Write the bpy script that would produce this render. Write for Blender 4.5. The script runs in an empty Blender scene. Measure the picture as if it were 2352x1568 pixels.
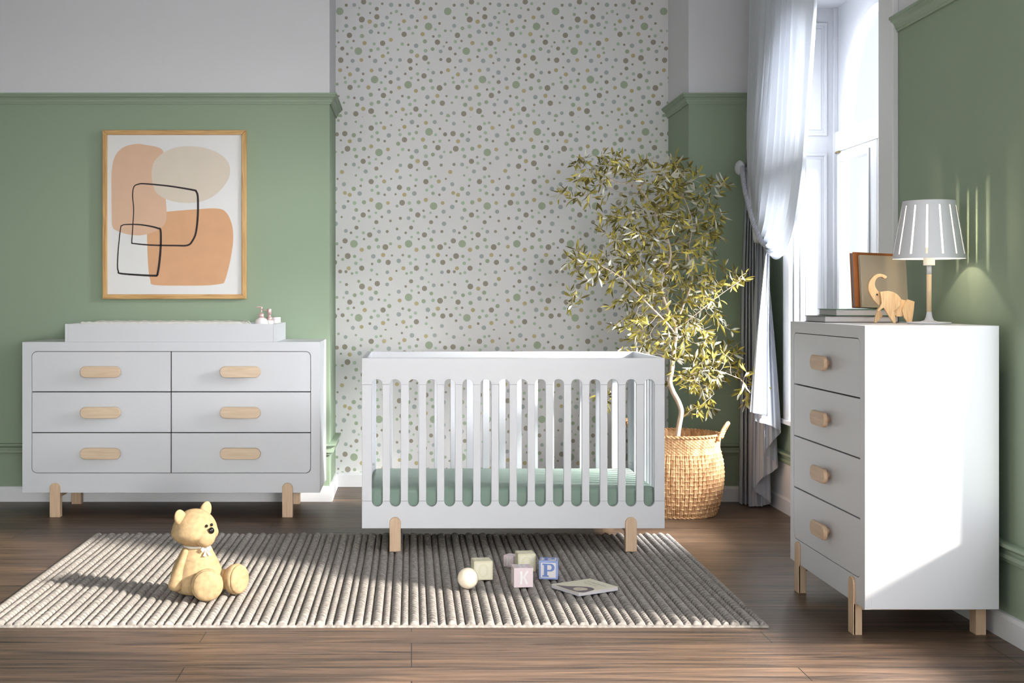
import bpy, bmesh, math, random
import numpy as np
from mathutils import Vector, Matrix, noise as mnoise
R = math.radians
PI = math.pi
sc = bpy.context.scene
COL = sc.collection
F, H, VX, VY = 2950.0, 1.142, 945.0, 685.0     # focal in px, eye height, vanishing point

# ------------------------------------------------------------------ materials
def srgb(r, g, b):
    def f(c):
        c /= 255.0
        return c / 12.92 if c <= 0.04045 else ((c + 0.055) / 1.055) ** 2.4
    return (f(r), f(g), f(b), 1.0)

def newmat(name):
    m = bpy.data.materials.new(name); m.use_nodes = True
    nt = m.node_tree; nt.nodes.clear()
    out = nt.nodes.new('ShaderNodeOutputMaterial')
    b = nt.nodes.new('ShaderNodeBsdfPrincipled')
    nt.links.new(b.outputs[0], out.inputs[0])
    return m, nt, b, out

def N(nt, t, **kw):
    n = nt.nodes.new(t)
    for k, v in kw.items(): setattr(n, k, v)
    return n

def add_bump(nt, b, height, strength=0.2, dist=0.002):
    bp = N(nt, 'ShaderNodeBump'); bp.inputs['Strength'].default_value = strength
    bp.inputs['Distance'].default_value = dist
    nt.links.new(height, bp.inputs['Height']); nt.links.new(bp.outputs[0], b.inputs['Normal'])

def plain(name, col, rough=0.5, metal=0.0, bump=0.0, bscale=200, var=0.0, spec=0.5, vscale=6.0):
    m, nt, b, o = newmat(name)
    b.inputs['Base Color'].default_value = col
    b.inputs['Roughness'].default_value = rough
    b.inputs['Metallic'].default_value = metal
    b.inputs['Specular IOR Level'].default_value = spec
    tc = N(nt, 'ShaderNodeTexCoord')
    if var > 0:
        nz = N(nt, 'ShaderNodeTexNoise'); nz.inputs['Scale'].default_value = vscale
        nz.inputs['Detail'].default_value = 4
        nt.links.new(tc.outputs['Object'], nz.inputs['Vector'])
        mx = N(nt, 'ShaderNodeMix', data_type='RGBA')
        mx.inputs['A'].default_value = tuple(c * (1 - var) for c in col[:3]) + (1,)
        mx.inputs['B'].default_value = tuple(min(1, c * (1 + var)) for c in col[:3]) + (1,)
        nt.links.new(nz.outputs['Fac'], mx.inputs['Factor'])
        nt.links.new(mx.outputs['Result'], b.inputs['Base Color'])
    if bump > 0:
        nz2 = N(nt, 'ShaderNodeTexNoise'); nz2.inputs['Scale'].default_value = bscale
        nt.links.new(tc.outputs['Object'], nz2.inputs['Vector'])
        add_bump(nt, b, nz2.outputs['Fac'], bump, 0.001)
    return m

def wood(name, c1, c2, axis='X', scale=6.0, rough=0.45, stretch=14.0, bump=0.06):
    m, nt, b, o = newmat(name)
    tc = N(nt, 'ShaderNodeTexCoord'); mp = N(nt, 'ShaderNodeMapping')
    s = [stretch, stretch, stretch]; s['XYZ'.index(axis)] = 1.0
    mp.inputs['Scale'].default_value = s
    nt.links.new(tc.outputs['Object'], mp.inputs['Vector'])
    nz = N(nt, 'ShaderNodeTexNoise'); nz.inputs['Scale'].default_value = scale
    nz.inputs['Detail'].default_value = 6; nz.inputs['Distortion'].default_value = 0.6
    nt.links.new(mp.outputs[0], nz.inputs['Vector'])
    cr = N(nt, 'ShaderNodeValToRGB'); cr.color_ramp.elements[0].position = 0.32; cr.color_ramp.elements[1].position = 0.68
    cr.color_ramp.elements[0].color = c1; cr.color_ramp.elements[1].color = c2
    nt.links.new(nz.outputs['Fac'], cr.inputs[0]); nt.links.new(cr.outputs[0], b.inputs['Base Color'])
    b.inputs['Roughness'].default_value = rough
    add_bump(nt, b, nz.outputs['Fac'], bump, 0.001)
    return m

def floor_mat():
    m, nt, b, o = newmat('dark oak planks')
    tc = N(nt, 'ShaderNodeTexCoord')
    br = N(nt, 'ShaderNodeTexBrick'); br.offset = 0.37; br.offset_frequency = 3; br.squash = 1.0
    br.inputs['Scale'].default_value = 1.0
    br.inputs['Brick Width'].default_value = 1.9; br.inputs['Row Height'].default_value = 0.142
    br.inputs['Mortar Size'].default_value = 0.0015; br.inputs['Mortar Smooth'].default_value = 0.0
    br.inputs['Bias'].default_value = 0.0
    br.inputs['Color1'].default_value = (0.0, 0.0, 0.0, 1); br.inputs['Color2'].default_value = (1, 1, 1, 1)
    br.inputs['Mortar'].default_value = (0.5, 0.5, 0.5, 1)
    nt.links.new(tc.outputs['Object'], br.inputs['Vector'])
    # plank id shifts the grain
    sep = N(nt, 'ShaderNodeSeparateXYZ'); nt.links.new(tc.outputs['Object'], sep.inputs[0])
    dv = N(nt, 'ShaderNodeMath', operation='DIVIDE'); dv.inputs[1].default_value = 0.142
    nt.links.new(sep.outputs['Y'], dv.inputs[0])
    fl = N(nt, 'ShaderNodeMath', operation='FLOOR'); nt.links.new(dv.outputs[0], fl.inputs[0])
    ml = N(nt, 'ShaderNodeMath', operation='MULTIPLY'); ml.inputs[1].default_value = 7.31
    nt.links.new(fl.outputs[0], ml.inputs[0])
    cmb = N(nt, 'ShaderNodeCombineXYZ')
    mxx = N(nt, 'ShaderNodeMath', operation='MULTIPLY'); mxx.inputs[1].default_value = 0.9
    nt.links.new(sep.outputs['X'], mxx.inputs[0])
    my = N(nt, 'ShaderNodeMath', operation='MULTIPLY'); my.inputs[1].default_value = 16
    nt.links.new(sep.outputs['Y'], my.inputs[0])
    nt.links.new(mxx.outputs[0], cmb.inputs['X']); nt.links.new(my.outputs[0], cmb.inputs['Y']); nt.links.new(ml.outputs[0], cmb.inputs['Z'])
    g1 = N(nt, 'ShaderNodeTexNoise'); g1.inputs['Scale'].default_value = 1.6; g1.inputs['Detail'].default_value = 8
    g1.inputs['Roughness'].default_value = 0.62; g1.inputs['Distortion'].default_value = 1.4
    nt.links.new(cmb.outputs[0], g1.inputs['Vector'])
    vm = N(nt, 'ShaderNodeVectorMath', operation='MULTIPLY'); vm.inputs[1].default_value = (1.5, 7, 1)
    nt.links.new(cmb.outputs[0], vm.inputs[0])
    g2 = N(nt, 'ShaderNodeTexNoise'); g2.inputs['Scale'].default_value = 2.0; g2.inputs['Detail'].default_value = 5
    nt.links.new(vm.outputs[0], g2.inputs['Vector'])
    cr = N(nt, 'ShaderNodeValToRGB')
    e = cr.color_ramp.elements
    e[0].position = 0.30; e[0].color = srgb(46, 38, 35)
    e[1].position = 0.72; e[1].color = srgb(134, 106, 84)
    e2 = cr.color_ramp.elements.new(0.46); e2.color = srgb(92, 74, 61)
    nt.links.new(g1.outputs['Fac'], cr.inputs[0])
    mx = N(nt, 'ShaderNodeMix', data_type='RGBA', blend_type='MULTIPLY'); mx.inputs['Factor'].default_value = 0.55
    cr2 = N(nt, 'ShaderNodeValToRGB'); cr2.color_ramp.elements[0].position = 0.38; cr2.color_ramp.elements[0].color = (0.35, 0.35, 0.38, 1)
    cr2.color_ramp.elements[1].position = 0.55
    nt.links.new(g2.outputs['Fac'], cr2.inputs[0])
    nt.links.new(cr.outputs[0], mx.inputs['A']); nt.links.new(cr2.outputs[0], mx.inputs['B'])
    mv = N(nt, 'ShaderNodeMix', data_type='RGBA', blend_type='MULTIPLY'); mv.inputs['Factor'].default_value = 1.0
    crv = N(nt, 'ShaderNodeMapRange'); crv.inputs['To Min'].default_value = 0.8; crv.inputs['To Max'].default_value = 1.12
    nt.links.new(br.outputs['Color'], crv.inputs['Value'])
    nt.links.new(mx.outputs['Result'], mv.inputs['A']); nt.links.new(crv.outputs[0], mv.inputs['B'])
    mo = N(nt, 'ShaderNodeMix', data_type='RGBA'); mo.inputs['B'].default_value = srgb(24, 20, 18)
    nt.links.new(br.outputs['Fac'], mo.inputs['Factor']); nt.links.new(mv.outputs['Result'], mo.inputs['A'])
    nt.links.new(mo.outputs['Result'], b.inputs['Base Color'])
    b.inputs['Roughness'].default_value = 0.42; b.inputs['Specular IOR Level'].default_value = 0.4
    sb = N(nt, 'ShaderNodeMath', operation='SUBTRACT')
    nt.links.new(g2.outputs['Fac'], sb.inputs[0]); nt.links.new(br.outputs['Fac'], sb.inputs[1])
    add_bump(nt, b, sb.outputs[0], 0.25, 0.0012)
    return m

def wall_mat(name, green, white, zsplit):
    m, nt, b, o = newmat(name)
    g = N(nt, 'ShaderNodeNewGeometry'); sep = N(nt, 'ShaderNodeSeparateXYZ'); nt.links.new(g.outputs['Position'], sep.inputs[0])
    gt = N(nt, 'ShaderNodeMath', operation='GREATER_THAN'); gt.inputs[1].default_value = zsplit
    nt.links.new(sep.outputs['Z'], gt.inputs[0])
    mx = N(nt, 'ShaderNodeMix', data_type='RGBA'); mx.inputs['A'].default_value = green; mx.inputs['B'].default_value = white
    nt.links.new(gt.outputs[0], mx.inputs['Factor']); nt.links.new(mx.outputs['Result'], b.inputs['Base Color'])
    b.inputs['Roughness'].default_value = 0.75; b.inputs['Specular IOR Level'].default_value = 0.3
    nz = N(nt, 'ShaderNodeTexNoise'); nz.inputs['Scale'].default_value = 220
    nt.links.new(g.outputs['Position'], nz.inputs['Vector'])
    add_bump(nt, b, nz.outputs['Fac'], 0.12, 0.001)
    return m

def cloth(name, col, transl=0.35, weave=900.0, sheen=0.2):
    m, nt, b, o = newmat(name)
    b.inputs['Base Color'].default_value = col; b.inputs['Roughness'].default_value = 0.9
    b.inputs['Specular IOR Level'].default_value = 0.1; b.inputs['Sheen Weight'].default_value = sheen
    if transl > 0:
        t = N(nt, 'ShaderNodeBsdfTranslucent'); t.inputs['Color'].default_value = col
        ms = N(nt, 'ShaderNodeMixShader'); ms.inputs[0].default_value = transl
        nt.links.new(b.outputs[0], ms.inputs[1]); nt.links.new(t.outputs[0], ms.inputs[2]); nt.links.new(ms.outputs[0], o.inputs[0])
    tc = N(nt, 'ShaderNodeTexCoord'); nz = N(nt, 'ShaderNodeTexNoise'); nz.inputs['Scale'].default_value = weave
    nt.links.new(tc.outputs['Object'], nz.inputs['Vector']); add_bump(nt, b, nz.outputs['Fac'], 0.25, 0.0006)
    return m

def glass_mat():
    m, nt, b, o = newmat('clear window glass')
    nt.nodes.remove(b)
    t = N(nt, 'ShaderNodeBsdfTransparent'); t.inputs[0].default_value = (0.96, 0.98, 0.985, 1)
    g = N(nt, 'ShaderNodeBsdfGlossy'); g.inputs['Roughness'].default_value = 0.02
    ms = N(nt, 'ShaderNodeMixShader'); ms.inputs[0].default_value = 0.05
    nt.links.new(t.outputs[0], ms.inputs[1]); nt.links.new(g.outputs[0], ms.inputs[2])
    nt.links.new(ms.outputs[0], o.inputs[0])
    return m

def emit(name, col, s):
    m, nt, b, o = newmat(name)
    b.inputs['Emission Color'].default_value = col; b.inputs['Emission Strength'].default_value = s
    b.inputs['Base Color'].default_value = col
    return m

GREEN = srgb(145, 161, 140)
WALLW = srgb(221, 220, 225)
M = {}
M['floor'] = floor_mat()
M['wall'] = wall_mat('green wall paint with white upper wall', GREEN, WALLW, 2.25)
M['green'] = plain('green moulding paint', GREEN, 0.55, bump=0.03)
M['white_wall'] = plain('white wall paint', WALLW, 0.8, bump=0.06, bscale=220)
M['trim'] = plain('white trim paint', srgb(226, 226, 230), 0.45)
M['frame_white'] = plain('white window paint', srgb(192, 193, 198), 0.4)
M['furn'] = plain('white lacquer', srgb(208, 209, 215), 0.38, bump=0.02, bscale=500)
M['gap_shade'] = plain('painted drawer shade', srgb(28, 28, 28), 0.9)  # near-black colour painted in as the shade between drawers
M['beechX'] = wood('beech grain along x', srgb(206, 180, 152), srgb(219, 196, 170), 'X', 7)
M['beechY'] = wood('beech grain along y', srgb(196, 164, 134), srgb(212, 184, 155), 'Y', 7)
M['beechZ'] = wood('beech grain along z', srgb(196, 164, 134), srgb(212, 184, 155), 'Z', 7)
M['oakX'] = wood('oak frame x', srgb(176, 130, 72), srgb(214, 174, 116), 'X', 5)
M['oakZ'] = wood('oak frame z', srgb(176, 130, 72), srgb(214, 174, 116), 'Z', 5)
M['toywood'] = wood('pine toy wood', srgb(214, 170, 122), srgb(236, 204, 158), 'Z', 14, stretch=9)
M['lampwood'] = wood('lamp birch', srgb(214, 186, 146), srgb(232, 208, 172), 'Z', 12)
M['curtain'] = cloth('pale linen curtain', srgb(222, 225, 231), 0.34)
M['curtain_dimmed'] = cloth('pale linen curtain dimmed copy', srgb(178, 182, 192), 0.2)  # darker copy of the same linen, dimmed in colour against strong sun
M['sheet'] = cloth('sage green sheet', srgb(138, 158, 146), 0.0, 1500)
M['pad'] = plain('white quilted pad', srgb(232, 230, 226), 0.7)
M['bear'] = plain('mottled tan plush', srgb(178, 152, 116), 0.85, bump=0.5, bscale=420, var=0.42, vscale=55, spec=0.15)
M['black'] = plain('black glossy plastic', srgb(18, 17, 18), 0.12)
M['ribbon'] = cloth('white ribbon', srgb(235, 230, 222), 0.2)
M['cream'] = plain('cream glossy plastic', srgb(250, 236, 214), 0.18)
M['glass'] = glass_mat()
M['lampwhite'] = plain('white lamp metal', srgb(206, 206, 212), 0.7, spec=0.2)
M['lampin'] = plain('lamp inner white', srgb(250, 244, 232), 0.6)
M['bulb'] = emit('glowing lamp tube', (1.0, 0.86, 0.62, 1), 22)
M['pink_metal'] = plain('rose gold metal', srgb(232, 198, 196), 0.35, 0.5)
M['ceramic'] = plain('white ceramic', srgb(236, 230, 230), 0.2)
M['brass'] = plain('brass', srgb(160, 140, 80), 0.3, 0.9)
M['steel'] = plain('dark steel', srgb(90, 90, 92), 0.35, 0.9)
M['zinc'] = plain('bright zinc', srgb(196, 196, 200), 0.4, 0.3)
M['rope'] = plain('grey rope', srgb(158, 158, 166), 0.9, bump=0.4, bscale=900)
M['soil'] = plain('dark soil', srgb(50, 40, 32), 0.95, bump=0.6, bscale=60)
M['bark'] = plain('pale olive bark', srgb(206, 186, 168), 0.85, bump=0.4, bscale=120, var=0.25, vscale=30)
M['leaf1'] = cloth('olive leaf yellow green', srgb(186, 172, 88), 0.25, 60, 0)
M['leaf2'] = cloth('olive leaf dark', srgb(116, 108, 62), 0.15, 60, 0)
M['leaf3'] = cloth('olive leaf silver underside', srgb(206, 204, 190), 0.2, 60, 0)
M['straw'] = wood('woven straw', srgb(158, 108, 68), srgb(222, 182, 136), 'Z', 16, 0.7, 4.0, 0.4)

# ------------------------------------------------------------------ mesh building
class MB:
    def __init__(s): s.v = []; s.f = []; s.mi = []; s.cur = 0
    def add(s, vs, fs):
        o = len(s.v); s.v += [tuple(p) for p in vs]
        for f in fs: s.f.append([i + o for i in f]); s.mi.append(s.cur)
    def box(s, x0, x1, y0, y1, z0, z1):
        s.add([(x0,y0,z0),(x1,y0,z0),(x1,y1,z0),(x0,y1,z0),(x0,y0,z1),(x1,y0,z1),(x1,y1,z1),(x0,y1,z1)],
              [(0,3,2,1),(4,5,6,7),(0,1,5,4),(1,2,6,5),(2,3,7,6),(3,0,4,7)])
        return s
    def prism(s, poly, axis, a, b):
        """poly: 2d points in the plane normal to axis ('Y': (x,z); 'X': (y,z); 'Z': (x,y))"""
        n = len(poly)
        def P(p, t): return {'Y': (p[0], t, p[1]), 'X': (t, p[0], p[1]), 'Z': (p[0], p[1], t)}[axis]
        s.add([P(p, a) for p in poly] + [P(p, b) for p in poly],
              [list(range(n)), list(range(2*n-1, n-1, -1))] + [(i, i+n, (i+1) % n + n, (i+1) % n) for i in range(n)])
        return s
    def ring(s, outer, inner, axis, a, b):
        n = len(outer)
        def P(p, t): return {'Y': (p[0], t, p[1]), 'X': (t, p[0], p[1]), 'Z': (p[0], p[1], t)}[axis]
        vs = [P(p, a) for p in outer] + [P(p, a) for p in inner] + [P(p, b) for p in outer] + [P(p, b) for p in inner]
        fs = []
        for i in range(n):
            j = (i+1) % n
            fs += [(i, j, n+j, n+i), (2*n+i, 3*n+i, 3*n+j, 2*n+j), (i, 2*n+i, 2*n+j, j), (n+i, n+j, 3*n+j, 3*n+i)]
        s.add(vs, fs); return s
    def lathe(s, prof, c=(0,0,0), ax=(0,0,1), n=32, sx=1.0, sy=1.0, cap=True):
        """prof: (radius, t along axis)"""
        ax = Vector(ax).normalized(); q = Vector((0,0,1)).rotation_difference(ax)
        vs = []; fs = []
        for r, t in prof:
            for i in range(n):
                a = 2*PI*i/n
                vs.append(Vector(c) + q @ Vector((r*math.cos(a)*sx, r*math.sin(a)*sy, t)))
        m = len(prof)
        for k in range(m-1):
            for i in range(n):
                j = (i+1) % n
                fs.append((k*n+i, k*n+j, (k+1)*n+j, (k+1)*n+i))
        if cap: fs.append(list(range(n-1, -1, -1))); fs.append([(m-1)*n+i for i in range(n)])
        s.add(vs, fs); return s
    def tube(s, pts, rad, n=8, twist=None):
        pts = [Vector(p) for p in pts]; m = len(pts)
        if not hasattr(rad, '__len__'): rad = [rad]*m
        up = Vector((0.13, 0.21, 0.97)); vs = []; prev = None
        for k in range(m):
            t = (pts[min(k+1, m-1)] - pts[max(k-1, 0)])
            t = t.normalized() if t.length > 1e-9 else Vector((0,0,1))
            a = (prev if prev is not None else up); a = a - t*a.dot(t)
            if a.length < 1e-5: a = Vector((1,0,0)) - t*t.x
            a.normalize(); prev = a; b = t.cross(a)
            for i in range(n):
                an = 2*PI*i/n
                rr = rad[k] if twist is None else rad[k]*(1 + twist[1]*math.cos(twist[2]*an + twist[0]*k))
                vs.append(pts[k] + a*math.cos(an)*rr + b*math.sin(an)*rr)
        fs = [(k*n+i, k*n+(i+1) % n, (k+1)*n+(i+1) % n, (k+1)*n+i) for k in range(m-1) for i in range(n)]
        fs += [list(range(n-1, -1, -1)), [(m-1)*n+i for i in range(n)]]
        s.add(vs, fs); return s
    def strands(s, pts, Rr, r, k=3, pitch=0.03, n=7, closed=False):
        P = [Vector(p) for p in pts]; L = [0.0]
        for a, b in zip(P, P[1:]): L.append(L[-1] + (b-a).length)
        up = Vector((0.13, 0.21, 0.97)); prev = None; fr = []
        for i in range(len(P)):
            t = (P[min(i+1, len(P)-1)] - P[max(i-1, 0)]).normalized()
            a = prev if prev is not None else up
            a = a - t*a.dot(t); a.normalize(); prev = a; fr.append((a, t.cross(a)))
        if closed: pitch = L[-1]/round(L[-1]/pitch)
        for q in range(k):
            pp = []
            for i in range(len(P)):
                an = 2*PI*(L[i]/pitch + q/k); pp.append(P[i] + fr[i][0]*math.cos(an)*Rr + fr[i][1]*math.sin(an)*Rr)
            s.tube(pp, r, n)
        return s
    def sphere(s, c, r, nu=28, nv=18, rot=None, fn=None):
        if not hasattr(r, '__len__'): r = (r, r, r)
        vs = []; fs = []
        for k in range(1, nv):
            ph = PI*k/nv
            for i in range(nu):
                a = 2*PI*i/nu
                vs.append(Vector((math.sin(ph)*math.cos(a), math.sin(ph)*math.sin(a), math.cos(ph))))
        vs += [Vector((0,0,1)), Vector((0,0,-1))]
        out = []
        for p in vs:
            if fn: p = Vector(fn(p))
            p = Vector((p.x*r[0], p.y*r[1], p.z*r[2]))
            if rot is not None: p = rot @ p
            out.append(p + Vector(c))
        for k in range(nv-2):
            for i in range(nu):
                j = (i+1) % nu
                fs.append((k*nu+i, (k+1)*nu+i, (k+1)*nu+j, k*nu+j))
        t = len(vs)-2
        for i in range(nu):
            j = (i+1) % nu
            fs.append((t, i, j)); fs.append((t+1, (nv-2)*nu+j, (nv-2)*nu+i))
        s.add(out, fs); return s
    def grid(s, P, nu, nv):
        s.add([P[i] for i in range(nu*nv)], [(k*nu+i, k*nu+i+1, (k+1)*nu+i+1, (k+1)*nu+i) for k in range(nv-1) for i in range(nu-1)])
        return s
    def build(s, name, mats, parent=None, smooth=False, bevel=0.0, seg=2, fix=True, org=None):
        me = bpy.data.meshes.new(name)
        o0 = org if org is not None else (parent.get('_o') if parent is not None and '_o' in parent.keys() else None)
        if o0 is not None: vs = [(p[0]-o0[0], p[1]-o0[1], p[2]-o0[2]) for p in s.v]
        else: vs = s.v
        me.from_pydata(vs, [], s.f)
        if not isinstance(mats, (list, tuple)): mats = [mats]
        for m in mats: me.materials.append(m)
        me.polygons.foreach_set('material_index', s.mi)
        if fix:
            bm = bmesh.new(); bm.from_mesh(me); bmesh.ops.recalc_face_normals(bm, faces=bm.faces); bm.to_mesh(me); bm.free()
        me.polygons.foreach_set('use_smooth', [smooth]*len(me.polygons))
        me.update()
        ob = bpy.data.objects.new(name, me); COL.objects.link(ob)
        if parent is not None:
            ob.parent = parent
            if o0 is not None and parent.type == 'EMPTY': ob['_o'] = list(o0)
            elif o0 is not None: ob['_o'] = list(o0)
        elif org is not None: ob.location = org
        if bevel > 0:
            b = ob.modifiers.new('bevel', 'BEVEL'); b.width = bevel; b.segments = seg; b.limit_method = 'ANGLE'; b.angle_limit = R(40)
            b.harden_normals = False
        return ob

def thing(name, label, cat, loc=(0,0,0), group=None, rotz=0.0, world=True):
    o = bpy.data.objects.new(name, None); COL.objects.link(o); o.empty_display_size = 0.05
    o.location = loc; o.rotation_euler = (0, 0, rotz); o['label'] = label; o['category'] = cat
    if group: o['group'] = group
    if world: o['_o'] = list(loc)
    return o
def tag(o, label, cat, group=None, kind=None):
    o['label'] = label; o['category'] = cat
    if group: o['group'] = group
    if kind: o['kind'] = kind
    return o
def struct(o): o['kind'] = 'structure'; return o

def wx(px, Y): return (px - VX) / F * Y
def wz(py, Y): return H - (py - VY) / F * Y

def rrect(x0, x1, z0, z1, r, corners=(1,1,1,1), n=8):
    """counter-clockwise from bottom-left; corners bl, br, tr, tl"""
    out = []
    for (cx, cz, a0, on, px, pz) in ((x0+r, z0+r, 180, corners[0], x0, z0), (x1-r, z0+r, 270, corners[1], x1, z0),
                             (x1-r, z1-r, 0, corners[2], x1, z1), (x0+r, z1-r, 90, corners[3], x0, z1)):
        if on and r > 0:
            out += [(cx + r*math.cos(R(a0 + 90*i/n)), cz + r*math.sin(R(a0 + 90*i/n))) for i in range(n+1)]
        else: out.append((px, pz))
    return out
def outer_match(x0, x1, z0, z1, n=8):
    """a rectangle with the same number of points as rrect of 4 rounded corners"""
    out = []
    for (px, pz) in ((x0, z0), (x1, z0), (x1, z1), (x0, z1)):
        out += [(px, pz)]*(n+1)
    return out

def spline(pts, n=8, closed=True):
    out = []; m = len(pts)
    rng = range(m) if closed else range(m-1)
    for i in rng:
        if closed: p0, p1, p2, p3 = pts[i-1], pts[i], pts[(i+1) % m], pts[(i+2) % m]
        else: p0, p1, p2, p3 = pts[max(i-1, 0)], pts[i], pts[i+1], pts[min(i+2, m-1)]
        for k in range(n):
            t = k/n
            out.append(tuple(0.5*((2*b) + (-a+c)*t + (2*a-5*b+4*c-d)*t*t + (-a+3*b-3*c+d)*t**3) for a, b, c, d in zip(p0, p1, p2, p3)))
    if not closed: out.append(tuple(pts[-1]))
    return out

def sweep(prof, path, name, mat, parent=None):
    """profile (d away from wall, z) swept along a polyline with mitres; room on the right-hand side"""
    mb = MB(); m = len(path); rows = []
    for k, p in enumerate(path):
        ns = []
        if k > 0: t = Vector((path[k][0]-path[k-1][0], path[k][1]-path[k-1][1])).normalized(); ns.append(Vector((t.y, -t.x)))
        if k < m-1: t = Vector((path[k+1][0]-path[k][0], path[k+1][1]-path[k][1])).normalized(); ns.append(Vector((t.y, -t.x)))
        if len(ns) == 2: n = (ns[0]+ns[1]); n = n / (1 + ns[0].dot(ns[1]))
        else: n = ns[0]
        rows.append([(p[0]+n.x*d, p[1]+n.y*d, z) for d, z in prof])
    q = len(prof); vs = [v for r in rows for v in r]; fs = []
    for k in range(m-1):
        for i in range(q):
            j = (i+1) % q
            fs.append((k*q+i, k*q+j, (k+1)*q+j, (k+1)*q+i))
    fs += [list(range(q)), [(m-1)*q+i for i in range(q-1, -1, -1)]]
    mb.add(vs, fs)
    return mb.build(name, mat, parent)

# ------------------------------------------------------------------ room shell
WXR = 2.0
def sbox(name, boxes, mat):
    mb = MB()
    for b in boxes: mb.box(*b)
    return struct(mb.build(name, mat))
sbox('floor', [(-3.8, 2.3, -1.0, 8.0, -0.06, 0.0)], M['floor'])
sbox('ceiling', [(-3.8, 2.3, -1.0, 8.05, 3.1, 3.2)], M['white_wall'])
sbox('wall_left', [(-3.9, -3.8, -1.0, 8.05, 0, 3.1)], M['wall'])
sbox('wall_back_left', [(-3.8, -0.461, 7.23, 8.05, 0, 3.1)], M['wall'])
sbox('wall_back_right', [(1.56, 2.0, 7.23, 8.05, 0, 3.1)], M['wall'])
OY0, OY1, OZ0, OZ1 = 5.435, 6.72, 0.504, 2.67
sbox('wall_right', [(2.0, 2.25, -1.0, 2.55, 0, 3.1), (2.0, 2.25, 2.55, 4.18, 0, 0.42), (2.0, 2.25, 2.55, 4.18, 2.62, 3.1),
                    (2.0, 2.25, 4.18, OY0, 0, 3.1), (2.0, 2.25, OY0, OY1, 0, OZ0), (2.0, 2.25, OY0, OY1, OZ1, 3.1),
                    (2.0, 2.25, OY1, 8.05, 0, 3.1)], M['wall'])

# wallpapered alcove wall
A = """742,90,16T 882,122,32B 1076,133,27O 1197,122,28B 1363,101,18G 1462,145,26B 105,119,16G 387,142,21L 451,132,18G 594,166,15T 183,180,22L 317,205,37T 497,202,28O 778,188,28O 962,179,19T 706,233,18G 1269,216,18T 172,264,16T 399,270,24L 942,268,23G 1118,258,53G 1210,299,19L 1341,292,28T 1451,282,37T 76,304,30G 328,324,21L 562,307,31B 717,297,22L 847,285,24L 899,354,22L 157,370,31B 20,388,28O 415,368,24G 504,386,18T 778,367,37T 1034,367,29O 1182,397,17T 1268,386,22L 1397,376,15T 691,422,29G 317,459,28O 1489,492,40T 87,502,26L 217,492,29G 549,501,26O 425,543,52G 753,502,23L 838,511,17T 944,526,32B 1066,466,30G 1242,477,37T 1328,536,16L 1418,540,20G 110,597,26G 284,608,17T 562,621,28B 382,636,18L 693,579,18G 878,606,29G 1075,595,26L 1172,572,27G 1284,604,26B 206,666,36T 294,691,22L 465,693,18T 961,663,30O 1071,694,40T 1287,718,21T 1464,709,21T 77,710,26B 146,752,16L 389,766,28T 722,721,25B 859,733,37T 1117,765,22G 241,806,28B 674,798,28O 953,785,16T 1412,813,28O 105,861,16G 387,884,21L 451,873,18G 594,909,15T 719,890,25B 862,861,17G 1144,883,21L 1208,873,18G 1351,909,15T 183,921,22L 317,947,36T 497,944,28O 940,921,22L 1075,947,36T 1254,944,28O 1440,983,28B 172,1005,17T 399,1013,24L 930,1005,17T 1156,1013,24L 76,1046,30G 328,1067,21L 562,1048,31B 708,1027,36T 833,1046,28G 1087,1065,21L 1320,1048,31B 157,1112,31B 20,1130,28O 415,1109,24G 504,1129,18T 655,1122,15T 777,1128,29O 914,1111,32B 1173,1109,24G 1262,1129,18T 1453,1103,26O 317,1200,29O 1074,1200,29O 1497,1219,18T 87,1243,26L 217,1233,29G 549,1243,25O 746,1239,39T 845,1243,25L 973,1233,28G 1306,1243,26O 1440,1298,31B 425,1285,52G 1182,1285,52G 675,1285,20G 110,1339,26G 867,1339,26G 284,1350,17T 1042,1350,17T 562,1363,28B 1320,1363,28B 382,1378,17L 1139,1378,17L 206,1408,36T 963,1408,36T 294,1434,22L 1052,1434,22L 465,1435,18T 1222,1435,18T 1408,1437,15T 77,1452,26B 721,1455,21T 835,1452,26B 584,1490,18T 146,1494,16L 904,1494,16L 389,1508,28T 1147,1508,28T 1325,1530,31B"""
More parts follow.
